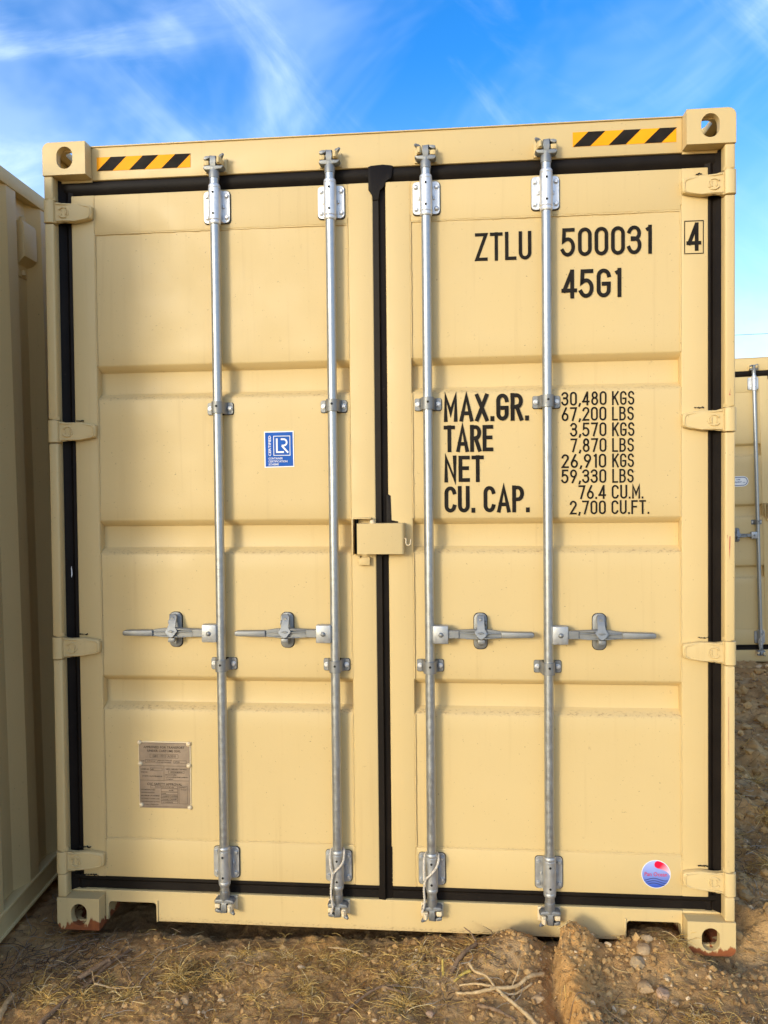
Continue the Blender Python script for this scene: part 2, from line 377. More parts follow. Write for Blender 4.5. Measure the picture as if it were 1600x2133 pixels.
def lettering(parent, s, x0, x1, z0, z1, y, weight=0.125, gap=0.13, name='marking_text', mat='black'):
    def build(bm):
        H = z1 - z0; w = weight; cur = 0; lay = []
        for ch in s:
            g, st = glyph(ch); gw = max(g + (0.0 if ch in '.,1 ' else 0), 0)
            wid = gw if ch not in '.,' else gw + 0.001
            lay.append((cur, wid, st)); cur += wid + w + (gap if ch != ' ' else 0.02)
        last = lay[-1]; total = last[0] + last[1] + w
        first = w / 2; kx = (x1 - x0) / total; q = 0
        kk = max(0.72, min(1.3, kx / H))
        for off, wid, st in lay:
            for pts in st:
                P = [(x0 + (off + w / 2 + u * wid) * kx, z0 + (w / 2 + v * (1 - w)) * H) for u, v in pts]
                # square stroke ends reach the cap line
                if pts[0] != pts[-1]:
                    for e, i2 in ((0, 1), (-1, -2)):
                        d = (Vector(P[e]) - Vector(P[i2])); dl = d.length
                        if dl > 1e-6 and abs(d.y) > 0.8 * dl: d = d / dl * (w / 2 * H); P[e] = (P[e][0] + d.x, P[e][1] + d.y)
                        elif dl > 1e-6 and abs(d.x) > 0.95 * dl: d = d / dl * (w / 2 * H * 0.9); P[e] = (P[e][0] + d.x, P[e][1] + d.y)
                ribbon(bm, P, w * H * kk ** 0.5, XZ, y - 0.00006 * (q % 5)); q += 1
    return part(name, parent, build, mat, smooth=0)
def font_text(parent, s, cx, cz, w, h, y, mat, name='printed_text', rot=0.0, bold=0.0, align='C'):
    """flat print in a plain sans face, scaled into a w x h box (w None keeps the proportions)"""
    cu = bpy.data.curves.new('t', 'FONT'); cu.body = s; cu.size = 1.0; cu.offset = bold; cu.resolution_u = 2
    ob = bpy.data.objects.new('t', cu)
    me = bpy.data.meshes.new_from_object(ob)
    bpy.data.objects.remove(ob); bpy.data.curves.remove(cu)
    co = np.empty(len(me.vertices) * 3); me.vertices.foreach_get('co', co); co = co.reshape(-1, 3)
    mn, mx = co.min(0), co.max(0)
    sy = h / (mx[1] - mn[1]); sx = (w / (mx[0] - mn[0])) if w else sy
    u = (co[:, 0] - (mn[0] + mx[0]) / 2) * sx; v = (co[:, 1] - (mn[1] + mx[1]) / 2) * sy
    if align == 'L': u += (mx[0] - mn[0]) / 2 * sx
    c, s_ = math.cos(R(rot)), math.sin(R(rot))
    out = np.stack([cx + u * c - v * s_, np.full_like(u, y), cz + u * s_ + v * c], 1)
    me.vertices.foreach_set('co', out.ravel()); me.materials.clear(); me.materials.append(MAT[mat]); me.update()
    o = bpy.data.objects.new(name, me); COL.objects.link(o); o.parent = parent
    return o

# ------------------------------------------------------------------ container
W, H, L = 2.438, 2.896, 12.192
YF, YP, YR = 0.050, 0.055, 0.018          # door frame face, door panel face, locking bar axis
GROOVES = ((2.091, 1.967), (1.518, 1.394), (0.938, 0.812))
DOORS = ((0.080, 0.168, 1.112, 1.202), (1.247, 1.336, 2.272, 2.363))
RODS = (0.634, 1.053, 1.393, 1.809)
HINGE_Z = (2.650, 1.849, 1.049, 0.247)

def b_casting(bm):
    r = 0.026
    out = [(0, 0), (0.162, 0), (0.162, 0.118)] + [(r + r * math.cos(R(a)), 0.118 - r + r * math.sin(R(a))) for a in (90, 108, 126, 144, 162, 180)]
    holed_plate(bm, out, stadium(0.084, 0.061, 0.060, 0.080), (0.084, 0.061), XZ, 0.0, 0.028)
    holed_plate(bm, [(r, 0.028), (0.162, 0.028), (0.162, 0.178), (r, 0.178)], stadium(0.090, 0.100, 0.064, 0.122), (0.090, 0.100), XY, 0.094, 0.118)
    holed_plate(bm, [(0.028, 0.012), (0.178, 0.012), (0.178, 0.118 - r), (0.028, 0.118 - r)], stadium(0.100, 0.054, 0.100, 0.052), (0.100, 0.054), YZ, 0.0, 0.022)
    arcp = [(r + r * math.cos(R(a)), 0.118 - r + r * math.sin(R(a))) for a in (90, 108, 126, 144, 162, 180)]
    prism(bm, arcp + [(0.012, 0.118 - r), (r, 0.118 - 0.012)], XZ, 0.028, 0.178)
    box(bm, 0.148, 0.162, 0.028, 0.178, 0.012, 0.094)
    box(bm, 0.0, 0.162, 0.028, 0.178, 0.0, 0.012)
    box(bm, 0.022, 0.148, 0.166, 0.178, 0.012, 0.094)

def b_post(bm):
    segs = [0.118] + [v for z in reversed(HINGE_Z) for v in (z - 0.043, z + 0.043)] + [2.778]
    for i in range(0, len(segs), 2):
        box(bm, 0.001, 0.035, 0.004, 0.040, segs[i] + 0.0005, segs[i + 1] - 0.0005, 0.006, 3)
        if i > 0: tube(bm, [(0.022, 0.02, segs[i] - 0.001), (0.022, 0.02, segs[i] + 0.012)], 0.016, 12)
    box(bm, 0.002, 0.034, 0.040, 0.165, 0.119, 2.777)
    box(bm, 0.034, 0.052, 0.078, 0.165, 0.119, 2.777)
def b_header(bm):
    box(bm, 0.1622, 2.2758, YF, 0.17, 2.773, 2.892, 0.003)
    box(bm, 0.1622, 2.2758, YF - 0.004, 0.18, 2.8925, 2.897, 0.0012)
    for a, b in ((0.0345, 0.162), (2.276, 2.4035)): box(bm, a, b, YF + 0.002, 0.17, 2.768, 2.7775)
def b_sill(bm):
    def nx(x0, x1, r=0.014):
        return [(x0, 0.015)] + [(x0 + r - r * math.cos(R(a)), 0.086 - r + r * math.sin(R(a))) for a in (0, 30, 60, 90)] + [(x1 - r + r * math.sin(R(a)), 0.086 - r + r * math.cos(R(a))) for a in (0, 30, 60, 90)] + [(x1, 0.015)]
    pts = [(0.1635, 0.015)] + nx(0.175, 0.362) + nx(2.080, 2.270) + [(2.2745, 0.015), (2.2745, 0.128), (0.1635, 0.128)]
    prism(bm, pts, XZ, YF, 0.062, 0.0015, 1)
    box(bm, 0.1622, 2.2758, 0.062, 0.16, 0.112, 0.1275)
    for a, b in ((0.0345, 0.1634), (2.2746, 2.4035)): box(bm, a, b, YF + 0.001, 0.16, 0.1185, 0.1275, 0.002)
    for a, b in ((0.3625, 0.3685), (2.0735, 2.0795)): box(bm, a, b, YF - 0.005, 0.16, 0.0155, 0.094, 0.0015)
def corr_profile(start, end, first_flat_end, outer, depth, pitch=0.278):
    p = [(start, outer)]; y = first_flat_end
    while y + pitch < end - 0.02:
        p += [(y, outer), (y + 0.068, outer - depth), (y + 0.138, outer - depth), (y + 0.206, outer)]; y += pitch
    return p + [(end, outer)]
def b_side(bm):      # local x is the outward direction; outer skin at x = 0
    prof = corr_profile(0.166, L - 0.166, 0.434, -0.004, 0.036)
    z0, z1 = 0.10, 2.838
    a = [(bm.verts.new((x, y, z0)), bm.verts.new((x, y, z1)), bm.verts.new((x - 0.004, y, z1)), bm.verts.new((x - 0.004, y, z0))) for y, x in prof]
    for i in range(len(a) - 1):
        for k in range(4): bm.faces.new((a[i][k], a[i][(k + 1) % 4], a[i + 1][(k + 1) % 4], a[i + 1][k]))
    bm.faces.new(a[0]); bm.faces.new(a[-1][::-1])
def b_side_rails(bm):
    box(bm, -0.060, 0.0, 0.1785, L - 0.1785, 2.836, 2.893, 0.003)
def b_low_rails(bm):
    box(bm, -0.040, 0.0, 0.1785, L - 0.1785, 0.096, 0.108, 0.002)
    box(bm, -0.034, -0.006, 0.1785, L - 0.1785, 0.024, 0.096)
    box(bm, -0.060, 0.002, 0.1785, L - 0.1785, 0.012, 0.024, 0.002)
def b_roof(bm):
    prof = corr_profile(0.172, L - 0.172, 0.40, 2.884, 0.02, 0.209 * 1.33)
    a = [[bm.verts.new((x, y, z - d)) for x, d in ((0.058, 0), (W - 0.058, 0), (W - 0.058, 0.004), (0.058, 0.004))] for y, z in prof]
    for i in range(len(a) - 1):
        for k in range(4): bm.faces.new((a[i][k], a[i][(k + 1) % 4], a[i + 1][(k + 1) % 4], a[i + 1][k]))
    bm.faces.new(a[0]); bm.faces.new(a[-1][::-1])
def b_end(bm):
    n = 9; p = (W - 0.1) / n; pr = []
    for i in range(n):
        x = 0.05 + i * p; pr += [(x, -0.03), (x + p * .28, -0.03), (x + p * .5, -0.072), (x + p * .78, -0.072)]
    pr.append((W - 0.05, -0.03))
    prism(bm, pr + [(x, y - 0.004) for x, y in pr[::-1]], XY, 0.12, 2.83)
    box(bm, 0.163, W - 0.163, -0.11, -0.006, 2.778, 2.893); box(bm, 0.163, W - 0.163, -0.11, -0.006, 0.012, 0.12)
    for a, b in ((0.002, 0.12), (W - 0.12, W - 0.002)): box(bm, a, b, -0.12, -0.003, 0.119, 2.777)
def b_floor(bm):
    box(bm, 0.06, W - 0.06, 0.17, L - 0.12, 0.128, 0.16)
    for k in range(38): y = 0.45 + k * 0.3; box(bm, 0.06, W - 0.06, y, y + 0.045, 0.03, 0.128)
def mk_frame(d):
    x0, s0, s1, x1 = DOORS[d]
    def b(bm):
        box(bm, x0, s0, YF, 0.10, 0.178, 2.720, 0.0045, 3); box(bm, s1, x1, YF, 0.10, 0.178, 2.720, 0.0045, 3)
        box(bm, s0 + 0.0002, s1 - 0.0002, YF + 0.0012, 0.099, 2.577, 2.7195, 0.004, 3); box(bm, s0 + 0.0002, s1 - 0.0002, YF + 0.0012, 0.099, 0.1785, 0.323, 0.004, 3)
    return b
def mk_panel(d):
    x0, s0, s1, x1 = DOORS[d]
    def b(bm):
        pr = [(2.5775, YP)]; dep = 0.036; run = 0.025
        for zt, zb in GROOVES:
            for z, y in ((zt + .004, 0), (zt - .002, .002), (zt - run + .003, dep - .002), (zt - run - .004, dep), (zb + run + .004, dep), (zb + run - .003, dep - .002), (zb + .002, .002), (zb - .004, 0)): pr.append((z, YP + y))
        pr.append((0.3225, YP))
        full = []
        for (za, ya), (zb, yb) in zip(pr, pr[1:]):
            m = max(1, int((za - zb) / 0.06)); full += [(za + (zb - za) * k / m, ya + (yb - ya) * k / m) for k in range(m)]
        full.append(pr[-1]); nx = 26; rows = []
        for z, y in full:
            row = []
            for i in range(nx + 1):
                x = s0 - 0.001 + (s1 - s0 + 0.002) * i / nx
                wv = 0.0011 * math.sin(x * 7.1 + z * 2.3 + d) * math.sin(z * 5.2 + 1.3 * d) + 0.0004 * math.sin(x * 17 + z * 9)
                row.append(bm.verts.new((x, y + wv, z)))
            rows.append(row)
        for a, c in zip(rows, rows[1:]):
            for i in range(nx): bm.faces.new((a[i], a[i + 1], c[i + 1], c[i]))
    return b
def mk_bead(d):
    x0, s0, s1, x1 = DOORS[d]; rr = random.Random(d + 3)
    def b(bm):
        def run(p, q, r0):
            p, q = Vector(p), Vector(q); n = int((q - p).length / 0.013)
            pts = [p + (q - p) * k / n + Vector((rr.uniform(-.0007, .0007), rr.uniform(-.0004, .0004), rr.uniform(-.0007, .0007))) for k in range(n + 1)]
            tube(bm, pts, [r0 * rr.uniform(.75, 1.25) for _ in pts], 6)
        run((s0, YP - .0005, 2.576), (s1, YP - .0005, 2.576), 0.0034); run((s0, YP - .0005, 0.324), (s1, YP - .0005, 0.324), 0.0034)
        for x in (s0 + .001, s1 - .001):
            for a, c in ((2.718, 2.595), (2.575, GROOVES[0][0]), (GROOVES[0][1], GROOVES[1][0]), (GROOVES[1][1], GROOVES[2][0]), (GROOVES[2][1], 0.325), (0.32, 0.182)): run((x, YP - .003, a), (x, YP - .003, c), 0.0026)
    return b
def mk_gasket(d):
    x0, s0, s1, x1 = DOORS[d]
    def b(bm):
        a, c = (0.036, 1.198) if d == 0 else (1.2505, W - 0.036)
        prism(bm, [(0.10, 2.714), (0.074, 2.714), (0.067, 2.728), (0.058, 2.738), (0.055, 2.766), (0.060, 2.7755), (0.10, 2.7755)], YZ, a, c)
        prism(bm, [(0.10, 0.184), (0.055, 0.184), (0.0535, 0.168), (0.062, 0.158), (0.060, 0.131), (0.066, 0.1265), (0.10, 0.1265)], YZ, a, c)
        side = [(0.084, 0.099), (0.084, 0.062), (0.066, 0.058), (0.056, 0.064), (0.0355, 0.042), (0.0352, 0.099)]
        if d: side = [(W - x, y) for x, y in side]
        prism(bm, side, XY, 0.1275, 2.775)
        if d == 0: prism(bm, [(1.1985, 0.099), (1.1985, 0.0530), (1.222, 0.0495), (1.227, 0.062), (1.2504, 0.066), (1.2504, 0.099)], XY, 0.1275, 2.772)
        if d == 0:
            T = [(1.187, 2.692), (1.187, 2.774), (1.196, 2.778), (1.240, 2.780), (1.268, 2.777), (1.276, 2.774), (1.270, 2.730), (1.256, 2.727), (1.248, 2.722), (1.2465, 2.704), (1.226, 2.690), (1.224, 2.655), (1.2025, 2.655), (1.2025, 2.672)]
            prism(bm, T, XZ, 0.0470, 0.060, 0.002)
            prism(bm, [(1.240, 1.500), (1.241, 1.602), (1.248, 1.606), (1.256, 1.600), (1.257, 1.512), (1.282, 1.508), (1.282, 1.5035), (1.258, 1.501)], XZ, 0.0475, 0.0535, 0.001)
            for k in range(9): box(bm, 1.2445 + 0.001 * (k % 3), 1.2495, 0.0484, 0.054, 0.18 + k * 0.016, 0.192 + k * 0.0165)
    return b
def b_hinge(bm):      # origin: outer front edge of the post, z centre; points towards +x
    out = [(0.028, -0.0405), (0.045, -0.035), (0.062, -0.032), (0.098, -0.0345), (0.150, -0.0255), (0.164, -0.022), (0.168, -0.014), (0.168, 0.020), (0.161, 0.027), (0.110, 0.034), (0.060, 0.033), (0.045, 0.035), (0.028, 0.0405)]
    def fn(u, v, w): return (u, w + (0.0 if u < 0.05 else min(1, (u - 0.05) / 0.06) * 0.012), v)
    prism(bm, out, fn, 0.016, 0.036, 0.004, 3)
    # knuckle wrapping the post
    kp = [(-0.004, 0.05), (-0.004, 0.012), (0.001, 0.003), (0.010, -0.001), (0.026, 0.000), (0.034, 0.006), (0.036, 0.016), (0.034, 0.05)]
    prism(bm, kp, XY, -0.0405, 0.0405, 0.0015, 1)
def b_emboss(bm):
    y = lambda u: 0.0150 + (0.0 if u < 0.05 else min(1, (u - 0.05) / 0.06) * 0.012)
    for a0, a1 in ((55, 150), (210, 305), (-40, 40)):
        tube(bm, [(0.066 + 0.018 * math.cos(R(a0 + (a1 - a0) * k / 8)), y(0.066 + 0.018 * math.cos(R(a0 + (a1 - a0) * k / 8))), 0.018 * math.sin(R(a0 + (a1 - a0) * k / 8))) for k in range(9)], 0.0034, 6)
    for s in (-1, 1):
        tube(bm, [(0.066 + s * 0.0075, y(.07), -0.009), (0.066 + s * 0.0098, y(.07), 0), (0.066 + s * 0.0075, y(.07), 0.009)], 0.0028, 6)
    tube(bm, [(0.117 + 0.008 * math.cos(R(20 * k)), y(0.117), 0.008 * math.sin(R(20 * k))) for k in range(19)], 0.0020, 5, False)
    tube(bm, [(0.117 + 0.003 * math.cos(R(30 * k)), y(0.117), 0.003 * math.sin(R(30 * k))) for k in range(13)], 0.0009, 5, False)
    for s in (-1, 1): tube(bm, [(0.040, y(.04), s * 0.031), (0.066, y(.066), s * 0.0285), (0.105, y(.105), s * 0.0295), (0.155, y(.155), s * 0.0205)], 0.0030, 6)
    tube(bm, [(0.155, y(.155), -0.0205), (0.161, y(.16), -0.012), (0.161, y(.16), 0.012), (0.155, y(.155), 0.0205)], 0.0030, 6)
def b_rod(bm):
    lathe(bm, [(0.0168, 0.150), (0.0168, 2.755)], 24)
def b_cam(bm):        # top cam, origin at rod axis, z = 0 at the neck; prong of the opening towards +x
    lathe(bm, [(0.0185, -0.012), (0.0185, 0.012), (0.0165, 0.018), (0.0165, 0.026)], 18)
    wing = [(-0.037, 0.022), (-0.030, 0.016), (0.0, 0.014), (0.030, 0.018), (0.038, 0.027), (0.034, 0.031), (0.012, 0.027), (-0.014, 0.027), (-0.033, 0.031)]
    prism(bm, wing, XZ, -0.016, 0.016, 0.003, 2)
    prism(bm, [(-0.012, 0.026), (0.012, 0.026), (0.009, 0.045), (0.011, 0.064), (-0.013, 0.066), (-0.008, 0.045)], XZ, -0.017, 0.013, 0.003, 2)
    prism(bm, [(-0.013, 0.058), (-0.028, 0.052), (-0.036, 0.056), (-0.034, 0.064), (-0.024, 0.067), (-0.011, 0.066)], XZ, -0.012, 0.010, 0.003, 2)
    tube(bm, [(0.020, 0.004, 0.060), (0.028, -0.004, 0.066), (0.037, -0.012, 0.069)], [0.009, 0.008, 0.0045], 8)
def b_keeper(bm):     # beige lugs welded to header or sill, wrap the cam
    box(bm, -0.040, 0.040, 0.0245, 0.0322, 0.020, 0.070, 0.002)
    box(bm, 0.0135, 0.031, -0.021, 0.025, 0.033, 0.059, 0.004)
    box(bm, -0.036, -0.0150, -0.014, 0.025, 0.031, 0.050, 0.005)
    tube(bm, [(0.022, -0.022, 0.036), (0.022, -0.022, 0.056)], 0.0055, 10)
def b_bracket(bm):    # origin: rod axis, plate centre; y = 0 on rod axis
    prism(bm, rrect(-0.0475, 0.0475, -0.057, 0.057, 0.012), XZ, 0.0245, 0.0298, 0.0012, 1)
    for s in (-1, 1): prism(bm, [(s * 0.019, -0.002), (s * 0.0235, 0.0255), (s * 0.013, 0.0255), (s * 0.010, 0.01)], XY, -0.056, 0.056)
    for s in (-1, 1): lathe(bm, [(0.004, -0.006), (0.0045, 0.0), (0.003, 0.006)], 8, 'z', (s * 0.027, 0.0225, 0.0))
def b_bearing(bm):
    lathe(bm, [(0.0195, -0.072), (0.0215, -0.068), (0.0215, -0.058), (0.0205, -0.0565), (0.0222, -0.055), (0.0222, 0.055), (0.0205, 0.0565), (0.0215, 0.058), (0.0215, 0.066), (0.0195, 0.070)], 24)
def b_pad(bm): prism(bm, rrect(-0.0485, 0.0498, -0.0598, 0.0575, 0.012), XZ, 0.0299, 0.0322)
def b_bolt(bm):
    lathe(bm, [(0.0092, 0.0), (0.0092, -0.0018)], 16, 'y'); lathe(bm, [(0.0074, -0.0018), (0.0074, -0.0062), (0.0062, -0.0074)], 6, 'y')
def b_dome(bm):
    lathe(bm, [(0.0088, 0.0), (0.0086, -0.0025), (0.0068, -0.0055), (0.0035, -0.0072), (0.0008, -0.0076)], 14, 'y')
def b_hole(bm): lathe(bm, [(0.0042, 0.0), (0.0042, -0.0014)], 12, 'y')  # raised disc; its dark colour paints the shade inside a hole
def b_clamp(bm):
    for s in (-1, 1):
        prism(bm, rrect(min(s * 0.0475, s * 0.024), max(s * 0.0475, s * 0.024), -0.0215, 0.0215, 0.007), XZ, 0.0300, 0.0352, 0.001, 1)
    pts = []
    for k in range(13): a = R(180 + 180 * k / 12); pts.append((0.0222 * math.cos(a), 0.0222 * math.sin(a)))
    inn = [(0.0178 * math.cos(R(360 - 180 * k / 12)), 0.0178 * math.sin(R(360 - 180 * k / 12))) for k in range(13)]
    full = [(-0.031, 0.0352), (-0.031, 0.0300), (-0.0245, 0.022)] + pts + [(0.0245, 0.022), (0.031, 0.0300), (0.031, 0.0352), (0.018, 0.0352)] + inn + [(-0.018, 0.0352)]
    prism(bm, full, XY, -0.0215, 0.0215)
def b_clamp_pad(bm): prism(bm, rrect(-0.0478, 0.0492, -0.0235, 0.0222, 0.007), XZ, 0.0353, 0.0368)
def b_hub(bm):        # welded on the rod, handle pointing to -x
    box(bm, -0.066, -0.012, -0.022, 0.014, -0.032, 0.032, 0.0035, 2)
    tube(bm, [(-0.0155, -0.012, -0.030), (-0.0135, -0.015, 0.0), (-0.0155, -0.012, 0.030)], 0.0045, 6)
def b_arm(bm):
    # arm seen from the front: neck, lens-shaped middle with a raised rib, flat grip
    out = [(-0.064, -0.017), (-0.105, -0.0165), (-0.165, -0.020), (-0.215, -0.0175), (-0.252, -0.0145), (-0.358, -0.0125), (-0.366, -0.008), (-0.366, 0.0055), (-0.358, 0.010), (-0.252, 0.012), (-0.215, 0.019), (-0.165, 0.0215), (-0.105, 0.0175), (-0.064, 0.017)]
    prism(bm, out, XZ, -0.008, 0.006, 0.0025, 2)
    prism(bm, [(-0.252, 0.0115), (-0.358, 0.0095), (-0.365, 0.005), (-0.365, -0.0075), (-0.358, -0.012), (-0.252, -0.014)], XZ, -0.016, -0.0075, 0.003, 2)
    prism(bm, [(-0.064, -0.0165), (-0.104, -0.016), (-0.104, 0.017), (-0.064, 0.0165)], XZ, -0.0135, -0.0075, 0.002, 1)
    for a, c in (((-0.100, 0.006), (-0.250, 0.004)), ((-0.106, 0.015), (-0.20, 0.0185)), ((-0.13, -0.0175), (-0.25, -0.012))):
        tube(bm, [(a[0], -0.008, a[1]), ((a[0] + c[0]) / 2, -0.0135, (a[1] + c[1]) / 2), (c[0], -0.008, c[1])], [0.002, 0.0045, 0.002], 6)
def b_hkeeper(bm):
    prism(bm, rrect(-0.0235, 0.0235, -0.064, 0.064, 0.020, 6), XZ, 0.0290, 0.0350, 0.0015, 2)
    box(bm, -0.0225, -0.0165, 0.012, 0.030, 0.022, 0.036, 0.001)
def b_hkpad(bm): prism(bm, rrect(-0.0250, 0.0258, -0.0665, 0.0655, 0.020, 6), XZ, 0.0351, 0.0368)
def b_flap(bm):       # pivoting seal cover over the handle
    out = [(-0.014, 0.060), (0.010, 0.062), (0.015, 0.050), (0.012, 0.024), (0.014, 0.014), (0.025, 0.003), (0.020, -0.005), (0.012, -0.010), (0.008, -0.020), (-0.004, -0.023), (-0.012, -0.012), (-0.024, -0.004), (-0.021, 0.004), (-0.013, 0.014), (-0.012, 0.024)]
    def fn(u, v, w): return (u, w + (0.026 if v > 0.035 else (0.026 * max(0, (v - 0.01) / 0.025)) - 0.0), v)
    prism(bm, out, fn, -0.022, -0.016, 0.0018, 1)
    prism(bm, [(-0.012, 0.0015), (0.0, 0.006), (0.013, 0.001), (0.002, -0.003)], XZ, -0.0245, -0.0215, 0.001, 1)
def b_catch(bm):
    box(bm, -0.012, 0.012, -0.010, 0.030, -0.036, -0.0215, 0.002); box(bm, -0.014, 0.011, -0.014, -0.006, -0.040, -0.024, 0.002)
def b_lockbox(bm):
    # open-sided padlock cover: front, top, bottom, right wall
    pr = [(1.139, -0.004), (1.296, -0.004), (1.303, 0.000), (1.306, 0.008), (1.306, 0.0495), (1.301, 0.0495), (1.301, 0.010), (1.299, 0.004), (1.294, 0.002), (1.139, 0.002)]
    prism(bm, pr, XY, 1.394, 1.503)
    box(bm, 1.142, 1.2955, 0.0025, 0.046, 1.499, 1.5028); box(bm, 1.250, 1.300, 0.0028, 0.0495, 1.3945, 1.398)
def b_lockpin(bm):
    lathe(bm, [(0.0095, 0.0), (0.0095, 0.008), (0.006, 0.012)], 12, 'z', (1.193, 0.008, 1.5025))
def b_hasp(bm):       # angle bracket on the left door that the cover closes over
    box(bm, 1.119, 1.124, 0.006, 0.0495, 1.391, 1.519, 0.001)
    box(bm, 1.119, 1.188, 0.006, 0.0495, 1.5185, 1.523, 0.001)
    box(bm, 1.1405, 1.181, 0.030, 0.0495, 1.3515, 1.381, 0.002)
    box(bm, 1.1405, 1.146, 0.022, 0.0495, 1.378, 1.384, 0.001)
def b_gap_shade(bm): box(bm, 1.1245, 1.1385, 0.045, 0.0495, 1.392, 1.518)  # dark strip that paints the shade in the gap beside the padlock cover
def b_hook(bm):
    tube(bm, [(1.3125, 0.004, 1.448), (1.3125, 0.0, 1.438)] + [(1.3205 + 0.008 * math.cos(R(a)), -0.001, 1.433 + 0.008 * math.sin(R(a))) for a in (180, 210, 240, 270, 300, 330, 360)] + [(1.3295, 0.0, 1.446)], 0.0021, 8)
    tube(bm, [(1.3125, 0.004, 1.448), (1.3065, 0.012, 1.450)], 0.0021, 8)
def b_vent(bm):       # local x outward, 0 at the skin
    prism(bm, [(0.0, -0.082), (0.034, -0.048), (0.034, 0.078), (0.028, 0.092), (0.0, 0.094)], lambda u, v, w: (u, w, v), -0.052, 0.052, 0.003, 2)
    prism(bm, [(0.0, -0.125), (0.003, -0.125), (0.003, 0.125), (0.0, 0.125)], lambda u, v, w: (u, w, v), -0.048, 0.048)
    for s in (-1, 1): lathe(bm, [(0.011, -0.01), (0.009, 0.01)], 8, 'z', (0.006, -0.01, s * 0.107))

def container(label, loc, rot, clamps=(1.925, 0.989), handle_z=1.108, detail=True, dome_bolts=()):
    root = bpy.data.objects.new('shipping_container', None); COL.objects.link(root)
    root.empty_display_size = 0.3; root.location = loc; root.rotation_euler = rot
    tag(root, label, 'container', 'beige shipping containers')
    for ye, fy in ((0, 1), (L, -1)):
        for xe, fx in ((0, 1), (W, -1)):
            for ze, fz in ((H, 1), (0, -1)):
                part('corner_casting', root, b_casting, 'paint' if fz == 1 else 'paint_rust', ('cast', fx, fy, fz), (xe, ye, H - 0.118 if fz == 1 else 0.118), 25, (fx, fy, fz))
    # the bottom castings are drawn upside down, so their own origin is their top
    for xe, fx in ((0, 1), (W, -1)):
        part('corner_post', root, b_post, 'paint', ('post', fx), (xe, 0, 0), 40, (fx, 1, 1))
        part('side_wall', root, b_side, 'paint', ('side', fx), (W if fx < 0 else 0, 0, 0), 20, (-fx, 1, 1))
        part('top_side_rail', root, b_side_rails, 'paint', ('trail', fx), (xe, 0, 0), 40, (-fx, 1, 1))
        part('bottom_side_rail', root, b_low_rails, 'paint', ('brail', fx), (xe, 0, 0), 40, (-fx, 1, 1))
    part('door_header', root, b_header, 'paint', 'header'); part('door_sill', root, b_sill, 'paint_sill', 'sill')
    part('roof', root, b_roof, 'paint', 'roof', smooth=20); part('floor', root, b_floor, 'floor_under', 'floor')
    part('end_wall', root, b_end, 'paint', 'end', (0, L, 0), 20)
    for d in (0, 1):
        door = part('door', root, mk_frame(d), 'paint', ('frame', d))
        part('door_panel', door, mk_panel(d), 'paint_panel', ('panel', d)); part('weld_bead', door, mk_bead(d), 'paint', ('bead', d))
        part('gasket', door, mk_gasket(d), 'gasket', ('gasket', d))
        for z in HINGE_Z:
            fx = 1 if d == 0 else -1
            h = part('hinge', root, b_hinge, 'paint', ('hinge', fx), (0 if d == 0 else W, 0, z), 40, (fx, 1, 1))
            part('embossed_mark', h, b_emboss, 'paint', ('emboss', fx), flip=(fx, 1, 1))
    for i, x in enumerate(RODS):
        fx = 1 if i < 2 else -1
        rod = part('locking_bar', root, b_rod, 'galv_bar', 'rod', (x, YR, 0))
        part('cam', rod, b_cam, 'cast', ('cam', fx, 1), (0, 0, 2.757), flip=(fx, 1, 1))
        part('cam', rod, b_cam, 'cast', ('cam', fx, -1), (0, 0, 0.147), flip=(fx, 1, -1))
        part('cam_keeper', root, b_keeper, 'paint', ('keep', fx, 1), (x, YR, 2.757), flip=(fx, 1, 1))
        part('cam_keeper', root, b_keeper, 'paint_pale', ('keep', fx, -1), (x, YR, 0.147), flip=(fx, 1, -1))
        for z, mt in ((2.653, 'galv_pale'), (0.252, 'galv')):  # same bracket at both ends, paler steel at the top
            br = part('bearing_bracket', root, b_bracket, mt, 'bracket', (x, YR, z))
            part('bearing_sleeve', br, b_bearing, mt, 'bearing'); part('rubber_pad', br, b_pad, 'rubber', 'pad')
            for sx in (-1, 1):
                for sz in (-1, 1):
                    dm = (i, z > 1, sx, sz) in dome_bolts
                    part('bolt', br, b_dome if dm else b_bolt, mt, 'dome' if dm else 'bolt', (sx * 0.0365, 0.0245, sz * 0.0385))
            for sz in (-1, 1): part('painted_grease_hole', br, b_hole, 'hole', 'hole', (-0.0005, -0.0217, sz * 0.0375))
        for z in clamps:
            cl = part('bar_clamp', root, b_clamp, 'cast', 'clamp', (x, YR, z))
            part('rubber_pad', cl, b_clamp_pad, 'rubber', 'cpad')
            for sx in (-1, 1): part('bolt', cl, b_bolt, 'galv_pale', 'bolt', (sx * 0.0365, 0.0300, 0))
            part('painted_grease_hole', cl, b_hole, 'hole', 'hole', (0.001, -0.0217, 0.004))
        hub = part('handle', rod, b_arm, 'cast', ('arm', fx), (0, 0, handle_z), flip=(fx, 1, 0.86))
        part('handle_hub', rod, b_hub, 'galv', ('hub', fx), (0, 0, handle_z), flip=(fx, 1, 1))
        part('pivot_pin', rod, b_dome, 'cast', 'dome', (-fx * 0.040, -0.0215, handle_z))
        hx = x - fx * 0.1805
        k = part('handle_keeper', root, b_hkeeper, 'cast', ('hk', fx), (hx, YR, handle_z + 0.006), flip=(fx, 1, 1))
        part('rubber_pad', k, b_hkpad, 'rubber', 'hkp'); part('seal_cover', k, b_flap, 'cast', ('flap', fx), flip=(fx, 1, 1)); part('catch', k, b_catch, 'cast', ('catch', fx), flip=(fx, 1, 1))
        for sz in (-0.044, 0.044): part('bolt', k, b_dome if i == 2 else b_bolt, 'cast', 'dome' if i == 2 else 'bolt', (0, 0.0040 if sz > 0 else 0.0290, sz))
